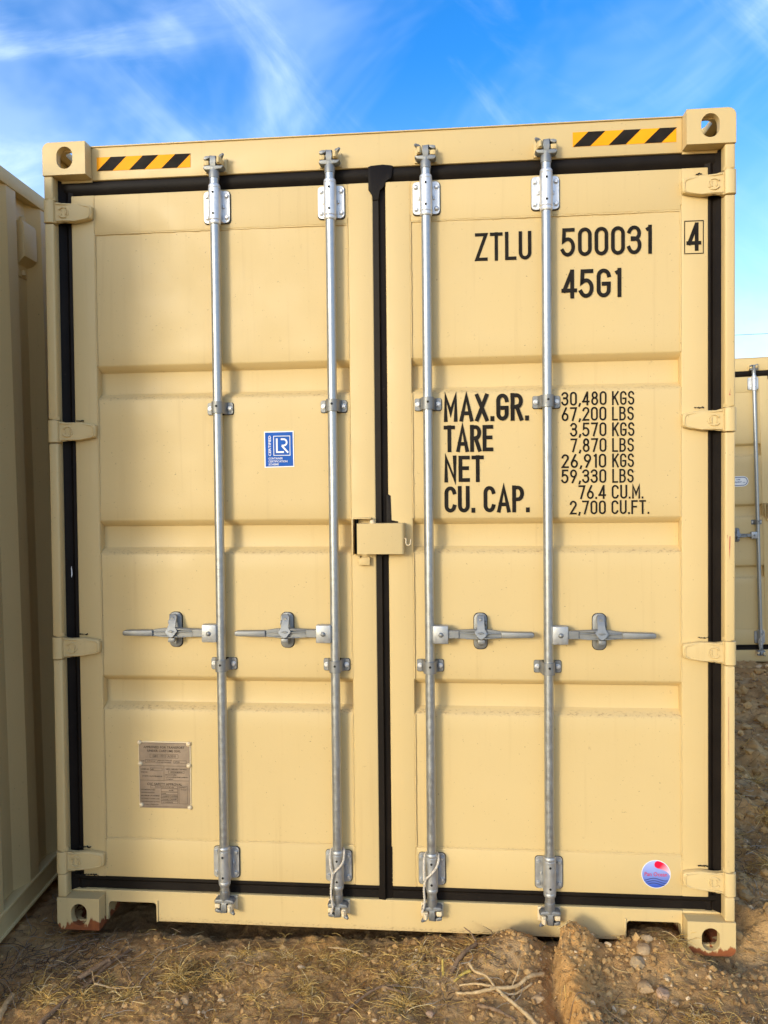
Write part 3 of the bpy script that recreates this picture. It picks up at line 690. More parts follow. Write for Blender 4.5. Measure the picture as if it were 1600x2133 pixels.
    box_ = part('padlock_cover', root, b_lockbox, 'paint', 'lockbox'); part('cover_pin', box_, b_lockpin, 'paint_pale', 'lockpin'); part('hook', box_, b_hook, 'paint_pale', 'hook')
    hs = part('hasp_bracket', root, b_hasp, 'paint', 'hasp'); part('gap_shade_strip', hs, b_gap_shade, 'hole', 'gap_shade')
    return root

DB = {(2, True, -1, 1), (2, True, 1, -1)}
main = container('large beige shipping container in the middle with closed doors and black lettering', (0, 0, 0), (0, 0, 0), dome_bolts=DB)
a_, b_ = -0.060, 0.030; yl = -0.72
left_c = container('beige container at the left edge, only its ribbed side wall with a small vent showing',
                   (-0.197 + a_ * yl - W * math.cos(0.06), yl - W * math.sin(0.06), 2.855 - 2.896 + b_ * yl), (b_, 0, 0.060))
right_c = container('far beige container at the right edge, partly hidden behind the large container',
                    (3.3320, 4.8079, -0.0623), (0, -0.0263, -0.00968), clamps=(1.345,), handle_z=1.222)
part('vent', left_c, b_vent, 'paint', 'vent', (W - 0.040, 1.104, 2.655), label='small beige ventilator box with open lower end')

# ------------------------------------------------------------------ markings on the main container
yt = YP - 0.0022
for s, x0, x1, z0, z1, w in (
    ('ZTLU', 1.565, 1.760, 2.427, 2.527, .136), ('500031', 1.866, 2.175, 2.432, 2.532, .138), ('45G1', 1.867, 2.071, 2.286, 2.387, .148),
    ('MAX.GR.', 1.450, 1.748, 1.862, 1.960, .166), ('TARE', 1.450, 1.621, 1.754, 1.850, .166), ('NET', 1.450, 1.588, 1.646, 1.742, .166), ('CU. CAP.', 1.450, 1.749, 1.537, 1.633, .166),
    ('30,480', 1.863, 2.018, 1.911, 1.960, .135), ('KGS', 2.037, 2.113, 1.910, 1.959, .135), ('67,200', 1.863, 2.017, 1.857, 1.906, .135), ('LBS', 2.037, 2.111, 1.856, 1.905, .135),
    ('3,570', 1.893, 2.017, 1.802, 1.851, .135), ('KGS', 2.037, 2.113, 1.801, 1.850, .135), ('7,870', 1.893, 2.017, 1.747, 1.796, .135), ('LBS', 2.037, 2.111, 1.746, 1.795, .135),
    ('26,910', 1.862, 2.016, 1.692, 1.741, .135), ('KGS', 2.037, 2.111, 1.692, 1.741, .135), ('59,330', 1.862, 2.016, 1.638, 1.687, .135), ('LBS', 2.037, 2.110, 1.638, 1.687, .135),
    ('76.4', 1.920, 2.015, 1.582, 1.631, .135), ('CU.M.', 2.035, 2.143, 1.582, 1.631, .135), ('2,700', 1.890, 2.014, 1.528, 1.577, .135), ('CU.FT.', 2.034, 2.163, 1.528, 1.577, .135)):
    lettering(main, s, x0, x1, z0, z1, yt, w)
lettering(main, '4', 2.292, 2.338, 2.435, 2.532, YF - 0.0014, .150)
def b_4box(bm):
    o = [(2.2815, 2.4245), (2.347, 2.4245), (2.347, 2.539), (2.2815, 2.539)]; t_ = 0.0030
    i_ = [(2.2815 + t_, 2.4245 + t_), (2.347 - t_, 2.4245 + t_), (2.347 - t_, 2.539 - t_), (2.2815 + t_, 2.539 - t_)]
    a = [bm.verts.new((x, YF - 0.0014, z)) for x, z in o]; b = [bm.verts.new((x, YF - 0.0014, z)) for x, z in i_]
    for k in range(4): bm.faces.new((a[k], a[(k + 1) % 4], b[(k + 1) % 4], b[k]))
part('check_digit_frame', main, b_4box, 'black', smooth=0)
def sheet(pts, y): return lambda bm: prism(bm, pts, XZ, y, y + 0.0004)
for x0, x1, zl, zr in ((0.1825, 0.5365, 2.806, 2.804), (1.905, 2.256, 2.810, 2.810)):
    hgt = 0.050
    st = part('hazard_tape', main, sheet([(x0, zl), (x1, zr), (x1, zr + hgt), (x0, zl + hgt)], YF - 0.0012), 'yellow', smooth=0)
    wd = x1 - x0
    for k in range(3):
        a = 0.0 + k * 0.344; p = lambda f, v: (x0 + wd * f, zl + (zr - zl) * f + v * hgt)
        part('black_stripe', st, sheet([p(a + 0.004, 0.006), p(a + 0.170, 0.006), p(a + 0.318, 0.994), p(a + 0.152, 0.994)], YF - 0.0018), 'black', smooth=0)
# blue certification sticker
y = YP - 0.0024
lr = part('certification_sticker', main, sheet([(0.7955, 1.707), (0.9055, 1.709), (0.9045, 1.840), (0.7945, 1.839)], y), 'white', smooth=0)
part('blue_field', lr, sheet([(0.7995, 1.711), (0.9015, 1.7128), (0.9005, 1.836), (0.7985, 1.835)], y - 0.0006), 'blue', smooth=0)
font_text(lr, 'CERTIFIED', 0.8155, 1.7865, 0.074, 0.0092, y - 0.0012, 'white', rot=90, bold=0.012)
for k, (s, w) in enumerate((('CONTAINER', 0.053), ('CERTIFICATION', 0.070), ('SCHEME', 0.038))): font_text(lr, s, 0.8105, 1.7405 - k * 0.0108, w, 0.0074, y - 0.0012, 'white', align='L', bold=0.008)
def b_lrlogo(bm):
    q = y - 0.0012
    ribbon(bm, [(0.8305, 1.7515), (0.8305, 1.8215), (0.8905, 1.8215), (0.8905, 1.7515), (0.8305, 1.7515)], 0.0022, XZ, q)
    ribbon(bm, [(0.8420, 1.8130), (0.8420, 1.7635), (0.8680, 1.7635)], 0.0062, XZ, q)
    ribbon(bm, [(0.8570, 1.8100), (0.8670, 1.8100)] + [(0.8670 + 0.0115 * math.cos(R(90 - 15 * k)), 1.7985 + 0.0115 * math.sin(R(90 - 15 * k))) for k in range(13)] + [(0.8600, 1.7870)], 0.0060, XZ, q - 0.0001)
    ribbon(bm, [(0.8610, 1.7860), (0.8835, 1.7612)], 0.0062, XZ, q - 0.0002)
part('logo', lr, b_lrlogo, 'white', smooth=0)
# brown approval plate with rivets
px0, px1, pz0, pz1 = 0.3035, 0.4965, 0.443, 0.688
pl = part('approval_plate', main, lambda bm: box(bm, px0, px1, YP - 0.0035, YP + 0.0005, pz0, pz1, 0.0008, 1), 'plate', smooth=0)
yp = YP - 0.0042
def pt(s, u, v, w, h, al='C', bold=0.004): font_text(pl, s, px0 + u, pz0 + v, w, h, yp, 'plate_ink', align=al, bold=bold)
pt('APPROVED FOR TRANSPORT', 0.0965, 0.229, 0.158, 0.0088, bold=0.012); pt('UNDER CUSTOMS SEAL', 0.0965, 0.2155, 0.128, 0.0088, bold=0.012)
pt('GB/C 17712 LR/2018', 0.0965, 0.196, 0.088, 0.0085); pt('CSC SAFETY APPROVAL', 0.0965, 0.0905, 0.134, 0.0090, bold=0.012)
pt('TYPE', 0.006, 0.177, 0.014, 0.0046, 'L'); pt('MANUFACTURER\'S NO.', 0.074, 0.180, 0.054, 0.0046, 'L'); pt('OF THE CONTAINER', 0.074, 0.172, 0.048, 0.0046, 'L')
pt('OWNER\'S NO.', 0.006, 0.146, 0.032, 0.0052, 'L', 0.01); pt('SERIES NO.', 0.006, 0.135, 0.026, 0.0052, 'L', 0.01); pt('TIMBER COMPONENT TREATMENT', 0.101, 0.1475, 0.082, 0.0050, 'L'); pt('MANUFACTURER', 0.101, 0.126, 0.042, 0.0046, 'L')
for k, s in enumerate(('DATE MANUFACTURED', 'IDENTIFICATION NO.', 'MAXIMUM GROSS MASS', 'ALLOWABLE STACKING LOAD', 'TRANSVERSE RACKING TEST FORCE', 'END WALL STRENGTH')):
    pt(s, 0.006, 0.069 - k * 0.0112, (0.054, 0.053, 0.070, 0.070, 0.070, 0.066)[k], 0.0050, 'L', 0.006)
def b_plines(bm):
    def fr(u0, u1, v0, v1, t_=0.0009): ribbon(bm, [(px0 + u0, pz0 + v0), (px0 + u1, pz0 + v0), (px0 + u1, pz0 + v1), (px0 + u0, pz0 + v1), (px0 + u0, pz0 + v0)], t_, XZ, yp)
    for v in (0.1595, 0.1045, 0.006): ribbon(bm, [(px0 + 0.002, pz0 + v), (px1 - 0.002, pz0 + v)], 0.0010, XZ, yp)
    ribbon(bm, [(px0 + 0.095, pz0 + 0.1045), (px0 + 0.095, pz0 + 0.1595)], 0.0009, XZ, yp - 0.0001)
    for f in ((0.042, 0.150, 0.189, 0.203), (0.024, 0.070, 0.171, 0.182), (0.133, 0.181, 0.170, 0.180), (0.043, 0.088, 0.141, 0.151), (0.112, 0.172, 0.132, 0.141), (0.043, 0.146, 0.0755, 0.0845), (0.083, 0.146, 0.0625, 0.0735), (0.083, 0.146, 0.0515, 0.0610), (0.083, 0.113, 0.0405, 0.050), (0.117, 0.146, 0.0405, 0.050), (0.083, 0.113, 0.0295, 0.039), (0.117, 0.146, 0.0295, 0.039), (0.083, 0.146, 0.0185, 0.028), (0.151, 0.183, 0.0185, 0.0845)): fr(*f)
    rr = random.Random(4)     # stamped figures too small to read
    for u0, u1, v in ((0.030, 0.062, 0.1765), (0.137, 0.155, 0.175), (0.046, 0.056, 0.146), (0.120, 0.165, 0.1365), (0.012, 0.085, 0.120), (0.101, 0.186, 0.1175), (0.101, 0.128, 0.110), (0.060, 0.130, 0.080), (0.112, 0.130, 0.068), (0.085, 0.102, 0.056), (0.088, 0.110, 0.045), (0.120, 0.144, 0.045), (0.088, 0.110, 0.034), (0.120, 0.144, 0.034), (0.088, 0.126, 0.023), (0.154, 0.176, 0.079), (0.158, 0.178, 0.071)):
        u = u0
        while u < u1:
            s_ = rr.uniform(0.0012, 0.0026); ribbon(bm, [(px0 + u, pz0 + v + rr.uniform(-.0006, .0006)), (px0 + u + s_, pz0 + v + rr.uniform(-.0006, .0006))], rr.uniform(0.0016, 0.0036), XZ, yp); u += s_ + rr.uniform(0.0005, 0.0012)
part('ruled_print', pl, b_plines, 'plate_ink', smooth=0)
part('edge_strip', pl, lambda bm: (box(bm, px0 - 0.003, px1 + 0.006, YP - 0.0030, YP, pz1 + 0.0005, pz1 + 0.0055, 0.001), box(bm, px1 + 0.0005, px1 + 0.0045, YP - 0.0030, YP, pz0, pz1, 0.001), box(bm, px0 - 0.003, px0 - 0.0005, YP - 0.002, YP, pz0, pz1)), 'paint_pale')
for u, v in ((0.004, 0.166), (0.190, 0.162), (0.006, 0.011), (0.192, 0.005), (0.190, 0.243), (0.002, 0.246)):
    part('rivet', pl, b_dome, 'paint_pale', 'dome', (px0 + u, YP - 0.003, pz0 + v))
# round shipping line sticker
pc = (2.183, 0.255); ys = YF + 0.0012 - 0.0010
circ = lambda r: [(r * math.cos(R(7.5 * k)), r * math.sin(R(7.5 * k))) for k in range(48)]
ps = part('round_sticker', main, lambda bm: prism(bm, circ(0.0505), XZ, 0, 0.0004), 'white', loc=(pc[0], ys, pc[1]), smooth=0)
part('blue_disc', ps, lambda bm: prism(bm, circ(0.0482), XZ, -0.0006, -0.0003), 'pan', smooth=0)
def b_panred(bm):
    pts = [(-0.006, 0.034), (-0.004, 0.042), (0.003, 0.0474), (0.014, 0.0458), (0.026, 0.0402), (0.037, 0.0302), (0.0445, 0.018), (0.0478, 0.003), (0.0470, -0.003), (0.043, 0.004), (0.034, 0.012), (0.018, 0.0185), (0.004, 0.0215), (-0.004, 0.027)]
    prism(bm, pts, XZ, -0.0012, -0.0009)
part('red_drop', ps, b_panred, 'panred', smooth=0)
def b_waves(bm):
    for k in range(3):
        z = -0.0185 - 0.0085 * k; hw = math.sqrt(0.0475 ** 2 - z * z) - 0.003
        ribbon(bm, [(-hw + 2 * hw * i / 30, z + 0.0042 * math.sin((-hw + 2 * hw * i / 30) / 0.0125 + 2.2) ) for i in range(31)], 0.0026, XZ, -0.0012)
part('wave_lines', ps, b_waves, 'navy', smooth=0)
font_text(ps, 'Pan Ocean', -0.001, 0.0005, 0.078, 0.0145, -0.0018, 'red', bold=0.006)
# small wear marks, each with its own outline
def scuff(pts, y, mat, name): part(name, main, sheet(pts, y), mat, smooth=0)
scuff([(0.0525, 1.305), (0.0555, 1.318), (0.0545, 1.335), (0.0520, 1.349), (0.0505, 1.340), (0.0515, 1.325), (0.0505, 1.312)], 0.0560, 'white', 'paint_chip')
for pts in ([(2.4170, 1.450), (2.4205, 1.452), (2.4195, 1.410), (2.4175, 1.370), (2.4160, 1.412)], [(2.4095, 1.455), (2.4110, 1.456), (2.4105, 1.440)], [(2.4150, 1.930), (2.4210, 1.931), (2.4190, 1.936), (2.4205, 1.955), (2.4180, 1.940)], [(2.4140, 0.900), (2.4152, 0.900), (2.4150, 0.720), (2.4162, 0.640), (2.4140, 0.700)]):
    scuff(pts, 0.0032, 'redscuff', 'red_scratch')
def b_scraps(bm):
    rr = random.Random(5)
    for cx, cz, n, l in ((0.088, 0.289, 14, 0.05), (0.09, 0.183, 26, 0.10), (0.10, 1.092, 8, 0.03), (0.10, 1.887, 8, 0.03), (2.345, 0.289, 10, 0.04), (2.345, 1.094, 10, 0.04), (2.33, 1.893, 8, 0.03), (2.33, 2.694, 6, 0.02)):
        tube(bm, [(cx + (k / (n - 1) - 0.5) * l, YF - 0.003 - rr.uniform(0, .003), cz + rr.uniform(0, 0.004)) for k in range(n)], [rr.uniform(0.0006, 0.0034) for k in range(n)], 6)
part('rubber_scraps', main, b_scraps, 'rubber', smooth=0)
# white oval sticker on the far container
yo = YP - 0.0022
ov = part('oval_sticker', right_c, sheet(stadium(0.842, 1.735, 0.30, 0.098), yo), 'white', smooth=0, label='white oval sticker with a dark blue outline')
def b_oval(bm): ribbon(bm, (lambda s: s + [s[0]])(stadium(0.842, 1.735, 0.278, 0.076)), 0.006, XZ, yo - 0.0008)
part('outline', ov, b_oval, 'navy', smooth=0)
font_text(ov, 'USE', 0.900, 1.752, 0.034, 0.013, yo - 0.0008, 'navy', bold=0.02); font_text(ov, 'EQUIVALENT', 0.868, 1.727, 0.125, 0.018, yo - 0.0008, 'navy', bold=0.02)
font_text(ov, 'ONLY', 0.952, 1.724, 0.028, 0.009, yo - 0.0008, 'navy', bold=0.02)

# ------------------------------------------------------------------ rope ends
def spline(pts, n=8):
    pts = [Vector(p) for p in pts]; P = [pts[0]] + pts + [pts[-1]]; out = []
    for i in range(1, len(P) - 2):
        for k in range(n):
            t = k / n; a, b, c, d = P[i - 1], P[i], P[i + 1], P[i + 2]
            out.append(0.5 * ((2 * b) + (c - a) * t + (2 * a - 5 * b + 4 * c - d) * t * t + (3 * b - a - 3 * c + d) * t ** 3))
    return out + [pts[-1]]
def rope(paths, rad, label, parent_m=None):
    bm = bmesh.new()
    for pts in paths:
        sp_ = spline(pts, 14); acc = 0; fr = Vector((0, 1, 0))
        for s in range(3):
            out = []; acc = 0
            for i, p in enumerate(sp_):
                d = (sp_[min(i + 1, len(sp_) - 1)] - sp_[max(i - 1, 0)]).normalized()
                if i: acc += (p - sp_[i - 1]).length
                a = (fr - d * fr.dot(d)).normalized(); b = d.cross(a); th = acc / 0.0045 + s * 2.094
                out.append(p + (a * math.cos(th) + b * math.sin(th)) * rad * 0.5)
            tube(bm, out, rad * 0.56, 6)
    if parent_m is not None: bmesh.ops.transform(bm, matrix=parent_m, verts=bm.verts)
    me = bpy.data.meshes.new('rope'); bm.to_mesh(me); bm.free(); me.shade_smooth(); me.materials.append(MAT['rope'])
    o = bpy.data.objects.new('rope', me); COL.objects.link(o); return tag(o, label, 'rope', 'rope ends tied to the locking bars')
def ring(x, z, tilt): return [(x + 0.0245 * math.cos(R(a)), YR + 0.0265 * math.sin(R(a)), z + tilt * math.sin(R(a))) for a in range(180, -1, -20)]
rope([ring(1.053, 0.318, 0.004) + [(1.0785, 0.000, 0.300), (1.072, -0.010, 0.283), (1.052, -0.0135, 0.262), (1.040, -0.0125, 0.246), (1.034, -0.011, 0.215), (1.0325, -0.0115, 0.172), (1.036, -0.0125, 0.145), (1.0375, -0.0115, 0.128), (1.030, -0.008, 0.102)],
      [(1.0285, 0.018, 0.318), (1.0285, -0.001, 0.300), (1.032, -0.0115, 0.272), (1.0385, -0.0165, 0.250), (1.036, -0.0165, 0.232)]], 0.0040, 'white twisted rope hanging from the inner locking bar of the left door')
rope([ring(1.393, 0.312, 0.004) + [(1.4175, 0.0, 0.300), (1.406, -0.0115, 0.276), (1.386, -0.013, 0.254), (1.372, -0.011, 0.238), (1.3655, -0.008, 0.205), (1.367, -0.010, 0.165), (1.364, -0.010, 0.138), (1.357, -0.006, 0.117)],
      [(1.3685, 0.018, 0.312), (1.366, 0.002, 0.290), (1.366, -0.009, 0.262), (1.3665, -0.013, 0.236)]], 0.0040, 'white twisted rope hanging from the inner locking bar of the right door')
RM = Matrix.Translation((3.3320, 4.8079, -0.0623)) @ Matrix.Rotation(-0.00968, 4, 'Z') @ Matrix.Rotation(-0.0263, 4, 'Y')
rope([ring(1.053, 0.318, 0.004) + [(1.079, 0.0, 0.30), (1.060, -0.012, 0.27), (1.028, -0.010, 0.235), (1.026, -0.008, 0.19), (1.033, -0.010, 0.155), (1.030, -0.008, 0.142)]], 0.0045, 'white rope end on the locking bar of the far right container', RM)

# ------------------------------------------------------------------ ground
def perlin(x, y, seed=0):
    r = np.random.default_rng(seed); perm = r.permutation(256); ang = r.uniform(0, 2 * np.pi, 256); gx, gy = np.cos(ang), np.sin(ang)
    xi = np.floor(x).astype(int); yi = np.floor(y).astype(int); xf, yf = x - xi, y - yi
    u = xf ** 3 * (xf * (xf * 6 - 15) + 10); v = yf ** 3 * (yf * (yf * 6 - 15) + 10)
    def g(ix, iy, fx, fy): h = perm[(perm[ix & 255] + iy) & 255]; return gx[h] * fx + gy[h] * fy
    a = g(xi, yi, xf, yf); b = g(xi + 1, yi, xf - 1, yf); c = g(xi, yi + 1, xf, yf - 1); d = g(xi + 1, yi + 1, xf - 1, yf - 1)
    return (a + u * (b - a)) + v * ((c + u * (d - c)) - (a + u * (b - a)))
def fbm(x, y, f, o, seed, gain=0.5, ridged=False):
    s = 0; a = 1; 
    for i in range(o):
        n = perlin(x * f, y * f, seed + i); s = s + a * ((1 - 2 * np.abs(n)) - 0.5 if ridged else n); a *= gain; f *= 2.03
    return s
def sst(a, b, x): t = np.clip((x - a) / (b - a), 0, 1); return t * t * (3 - 2 * t)
def gauss(x, y, cx, cy, sx, sy, rot=0):
    c, s = math.cos(R(rot)), math.sin(R(rot)); dx, dy = x - cx, y - cy; u = dx * c + dy * s; v = -dx * s + dy * c
    return np.exp(-0.5 * ((u / sx) ** 2 + (v / sy) ** 2))
def ground_h(x, y, fine=True):
    near = np.exp(-np.maximum(0, np.hypot(x - 1.3, y - 1.0) - 4.5) / 3.0)
    far = 0.35 * fbm(x, y, 0.013, 3, 50) * sst(20, 120, np.hypot(x, y))
    z = -0.035 + 0.035 * fbm(x, y, 0.9, 3, 3) * near + 0.02 * fbm(x, y, 4.0, 3, 9) * near
    z = z - 0.035 * sst(0.25, -0.15, x) * near
    # banked-up soil along the sill on the right half, ridge and mound left by a tyre
    z = z + 0.030 * sst(1.15, 1.6, x) * sst(2.5, 2.25, x) * np.exp(-((y + 0.06) / 0.28) ** 2)
    wob = 0.014 * fbm(x, y, 9, 3, 21) + 0.012 * fbm(x, y, 34, 3, 25, 0.6)
    z = z + 0.085 * gauss(x + wob, y, 1.675, -0.055, 0.085, 0.07) + 0.03 * gauss(x, y, 1.60, -0.16, 0.12, 0.07)
    rx = x - (1.868 + 0.16 * (y + 0.05) + 0.03 * np.sin(y * 11)) + wob
    ridge = sst(-0.030, 0.004, rx) * (1 - 0.85 * sst(0.02, 0.16, rx))
    z = z + (0.100 + 0.035 * fbm(x, y, 7, 4, 33, 0.6)) * ridge * sst(0.03, -0.035, y) * sst(-0.95, -0.3, y) - 0.028 * gauss(x, y, 1.80, -0.2, 0.035, 0.22)
    z = z + 0.055 * gauss(x, y, 2.17, 0.07, 0.10, 0.10) + 0.035 * gauss(x, y, 2.10, -0.05, 0.10, 0.06)
    # keep the lifting pockets of the castings free
    z = z - 0.06 * gauss(x, y, 2.40, -0.02, 0.07, 0.05)
    # hollow under the floor of the containers
    z = z - 0.05 * sst(0.06, 0.16, y) * sst(2.44, 2.40, x) * sst(-0.02, 0.02, x) * near * sst(2.05, 1.95, x)
    # right strip: torn-up berms
    st = sst(2.40, 2.55, x) * sst(0.0, 0.25, y) * sst(6.5, 4.6, y)
    z = z + st * (0.065 * fbm(x, y, 2.3, 5, 61, 0.6, True) + 0.03)
    z = z + 0.05 * gauss(x, y, 2.64, 0.13, 0.07, 0.06) + 0.06 * gauss(x, y, 2.9, 1.2, 0.25, 0.10, 20) + 0.05 * gauss(x, y, 3.2, 2.1, 0.3, 0.12, -10)
    z = z - 0.06 * sst(4.3, 4.8, y) * sst(2.9, 3.2, x) * near
    if fine:
        cl = fbm(x, y, 13, 3, 71); lump = np.maximum(0, cl) ** 0.8
        z = z + near * (0.016 * lump + 0.008 * fbm(x, y, 31, 3, 81, 0.6) + 0.0035 * fbm(x, y, 85, 2, 91))
    return z + far
def axis(segs, growth, lim0, lim1):
    out = []
    for a, b, s in segs: n = max(1, int(round((b - a) / s))); out += list(a + (b - a) * np.arange(n) / n)
    out.append(segs[-1][1]); lo = [out[0]]; s = segs[0][2]
    while lo[-1] > lim0: s *= growth; lo.append(lo[-1] - s)
    s = segs[-1][2]; hi = [out[-1]]
    while hi[-1] < lim1: s *= growth; hi.append(hi[-1] + s)
    return np.array(lo[:0:-1] + out + hi[1:])
gxs = axis([(-0.9, -0.1, 0.014), (-0.1, 2.7, 0.0058), (2.7, 3.4, 0.010), (3.4, 5.2, 0.03)], 1.17, -900, 900)
gys = axis([(-1.5, -0.62, 0.014), (-0.62, 0.14, 0.0058), (0.14, 1.2, 0.012), (1.2, 5.0, 0.024)], 1.17, -900, 900)
GX, GY = np.meshgrid(gxs, gys, indexing='xy'); GZ = ground_h(GX, GY)
def grid_mesh(name, X, Y, Z, mat):
    ny, nx = X.shape; co = np.stack([X, Y, Z], -1).reshape(-1, 3)
    idx = np.arange(nx * ny).reshape(ny, nx); q = np.stack([idx[:-1, :-1], idx[:-1, 1:], idx[1:, 1:], idx[1:, :-1]], -1).reshape(-1, 4)
    return np_mesh(name, co, q, mat)
def np_mesh(name, co, quads, mat, smooth=True, tone=None):
    me = bpy.data.meshes.new(name); n = quads.shape[1]
    me.vertices.add(len(co)); me.vertices.foreach_set('co', co.astype(np.float32).ravel())
    me.loops.add(quads.size); me.loops.foreach_set('vertex_index', quads.astype(np.int32).ravel())
    me.polygons.add(len(quads)); me.polygons.foreach_set('loop_start', np.arange(0, quads.size, n, dtype=np.int32))
    me.update(calc_edges=True)
    me.polygons.foreach_set('use_smooth', np.full(len(quads), smooth))
    if tone is not None:
        at = me.attributes.new('tone', 'FLOAT', 'FACE'); at.data.foreach_set('value', tone.astype(np.float32))
    me.materials.append(mat); me.validate(); return me
def soil_mat():
    m, t, p = new_mat('dry_soil'); g = geo_pos(t)
    a = noise(t, g, 3.2, 6, 0.6); b = noise(t, g, 14, 6, 0.65); c = noise(t, g, 90, 4, 0.6); e = noise(t, g, 420, 2)
    col = mix(t, rng_map(t, a, 0.35, 0.65), (0.40, 0.220, 0.085), (0.60, 0.362, 0.148))
    col = mix(t, rng_map(t, b, 0.52, 0.74, 0, 0.7), col, (0.165, 0.084, 0.032))
    col = mix(t, rng_map(t, noise(t, g, 5.5, 4, 0.6, 0.6), 0.55, 0.70, 0, 0.7), col, (0.62, 0.335, 0.105))
    col = mix(t, rng_map(t, noise(t, g, 2.1, 4, 0.6, 0.3), 0.57, 0.70, 0, 0.7), col, (0.64, 0.46, 0.25))
    # the ridge pressed up by a tyre is a lens of orange clay
    sg = N(t, 'ShaderNodeSeparateXYZ'); t.links.new(g, sg.inputs[0])
    dx = M(t, 'ABSOLUTE', M(t, 'SUBTRACT', M(t, 'SUBTRACT', sg.outputs[0], M(t, 'MULTIPLY', sg.outputs[1], 0.16)), 1.905))
    cl = M(t, 'MULTIPLY', rng_map(t, M(t, 'ADD', dx, M(t, 'MULTIPLY', noise(t, g, 16, 4), 0.07)), 0.06, 0.11, 1, 0), rng_map(t, sg.outputs[1], -0.75, -0.35))
    col = mix(t, M(t, 'MULTIPLY', cl, rng_map(t, sg.outputs[1], 0.03, -0.01)), col, (0.64, 0.345, 0.115))
    col = mix(t, rng_map(t, c, 0.55, 0.75, 0, 0.6), col, (0.66, 0.44, 0.19))
    col = mix(t, rng_map(t, e, 0.60, 0.72, 0, 0.45), col, (0.13, 0.08, 0.045))
    t.links.new(col, p.inputs['Base Color']); p.inputs['Roughness'].default_value = 0.95; p.inputs['Specular IOR Level'].default_value = 0.15
    h = M(t, 'ADD', M(t, 'MULTIPLY', noise(t, g, 70, 6, 0.7), 1.0), M(t, 'MULTIPLY', noise(t, g, 330, 3, 0.6), 0.35))
    t.links.new(bump(t, h, 0.010, 1.0), p.inputs['Normal'])
    return m
MAT['soil'] = soil_mat()
ground = bpy.data.objects.new('ground', grid_mesh('ground', GX, GY, GZ, MAT['soil'])); COL.objects.link(ground); ground['kind'] = 'structure'

# dry straw, root hair and crumbs: nobody could count them
def tone_mat(name, stops, rough=0.85):
    m, t, p = new_mat(name); at = N(t, 'ShaderNodeAttribute', attribute_name='tone')
    cr = t.nodes.new('ShaderNodeValToRGB'); t.links.new(at.outputs['Fac'], cr.inputs[0])
    els = cr.color_ramp.elements
    els[0].position, els[0].color = stops[0][0], (*stops[0][1], 1); els[1].position, els[1].color = stops[-1][0], (*stops[-1][1], 1)
    for pos, c in stops[1:-1]: e = els.new(pos); e.color = (*c, 1)
    t.links.new(cr.outputs[0], p.inputs['Base Color']); p.inputs['Roughness'].default_value = rough; p.inputs['Specular IOR Level'].default_value = 0.25
    return m
def in_container(x, y):
    m = (x > -0.02) & (x < 2.46) & (y > 0.03)
    return m
def strands(n, sampler, lmin, lmax, rmin, rmax, lift, curl, tone_fn, seg=5, seed=1, jit=0.10):
    r = np.random.default_rng(seed); x, y = sampler(r, n); n = len(x)
    ln = lmin + (lmax - lmin) * r.random(n) ** 2.2; rad = r.uniform(rmin, rmax, n); th = r.uniform(0, 2 * np.pi, n)
    el = r.normal(0.05, lift, n); dth = r.normal(0, curl, n); tone = tone_fn(r, x, y, n)
    P = np.zeros((n, seg + 1, 3)); px, py = x - np.cos(th) * ln * .5, y - np.sin(th) * ln * .5; t_ = th.copy(); e_ = el.copy()
    z0 = ground_h(x, y) + r.uniform(-0.001, 0.010, n); rise = np.zeros(n)
    for k in range(seg + 1):
        gz = ground_h(px, py) + 0.002
        P[:, k, 0], P[:, k, 1] = px, py; P[:, k, 2] = np.maximum(gz + rad * .3 - 0.003, z0 + rise)
        px = px + np.cos(t_) * np.cos(e_) * ln / seg; py = py + np.sin(t_) * np.cos(e_) * ln / seg; rise = rise + np.sin(e_) * ln / seg
        t_ = t_ + dth / seg * 2 + r.normal(0, jit, n); e_ = e_ - abs(el) * 0.5 / seg * 3 + r.normal(0, jit * 0.5, n)
    bad = (in_container(P[:, :, 0], P[:, :, 1]) & (P[:, :, 2] > 0.012)).any(1)
    P, rad, tone = P[~bad], rad[~bad], tone[~bad]; n = len(P)
    return tubes(P, rad, tone)
def tubes(P, rad, tone):
    n, seg = len(P), P.shape[1] - 1
    T = np.gradient(P, axis=1); T /= np.linalg.norm(T, axis=2, keepdims=True) + 1e-9
    up = np.array([0, 0, 1.0]); A = np.cross(T, up); A /= np.linalg.norm(A, axis=2, keepdims=True) + 1e-9; B = np.cross(T, A)
    tap = np.linspace(1, 0.45, seg + 1)[None, :, None] * rad[:, None, None]; V = []
    for k in range(3): a = 2 * np.pi * k / 3; V.append(P + (A * np.cos(a) + B * np.sin(a)) * tap)
    V = np.stack(V, 2).reshape(-1, 3); base = (np.arange(n) * (seg + 1) * 3)[:, None, None]
    i = np.arange(seg)[None, :, None] * 3; k = np.arange(3)[None, None, :]
    q = np.stack([base + i + k, base + i + (k + 1) % 3, base + i + 3 + (k + 1) % 3, base + i + 3 + k], -1).reshape(-1, 4)
    return V, q, np.repeat(tone, seg * 3)
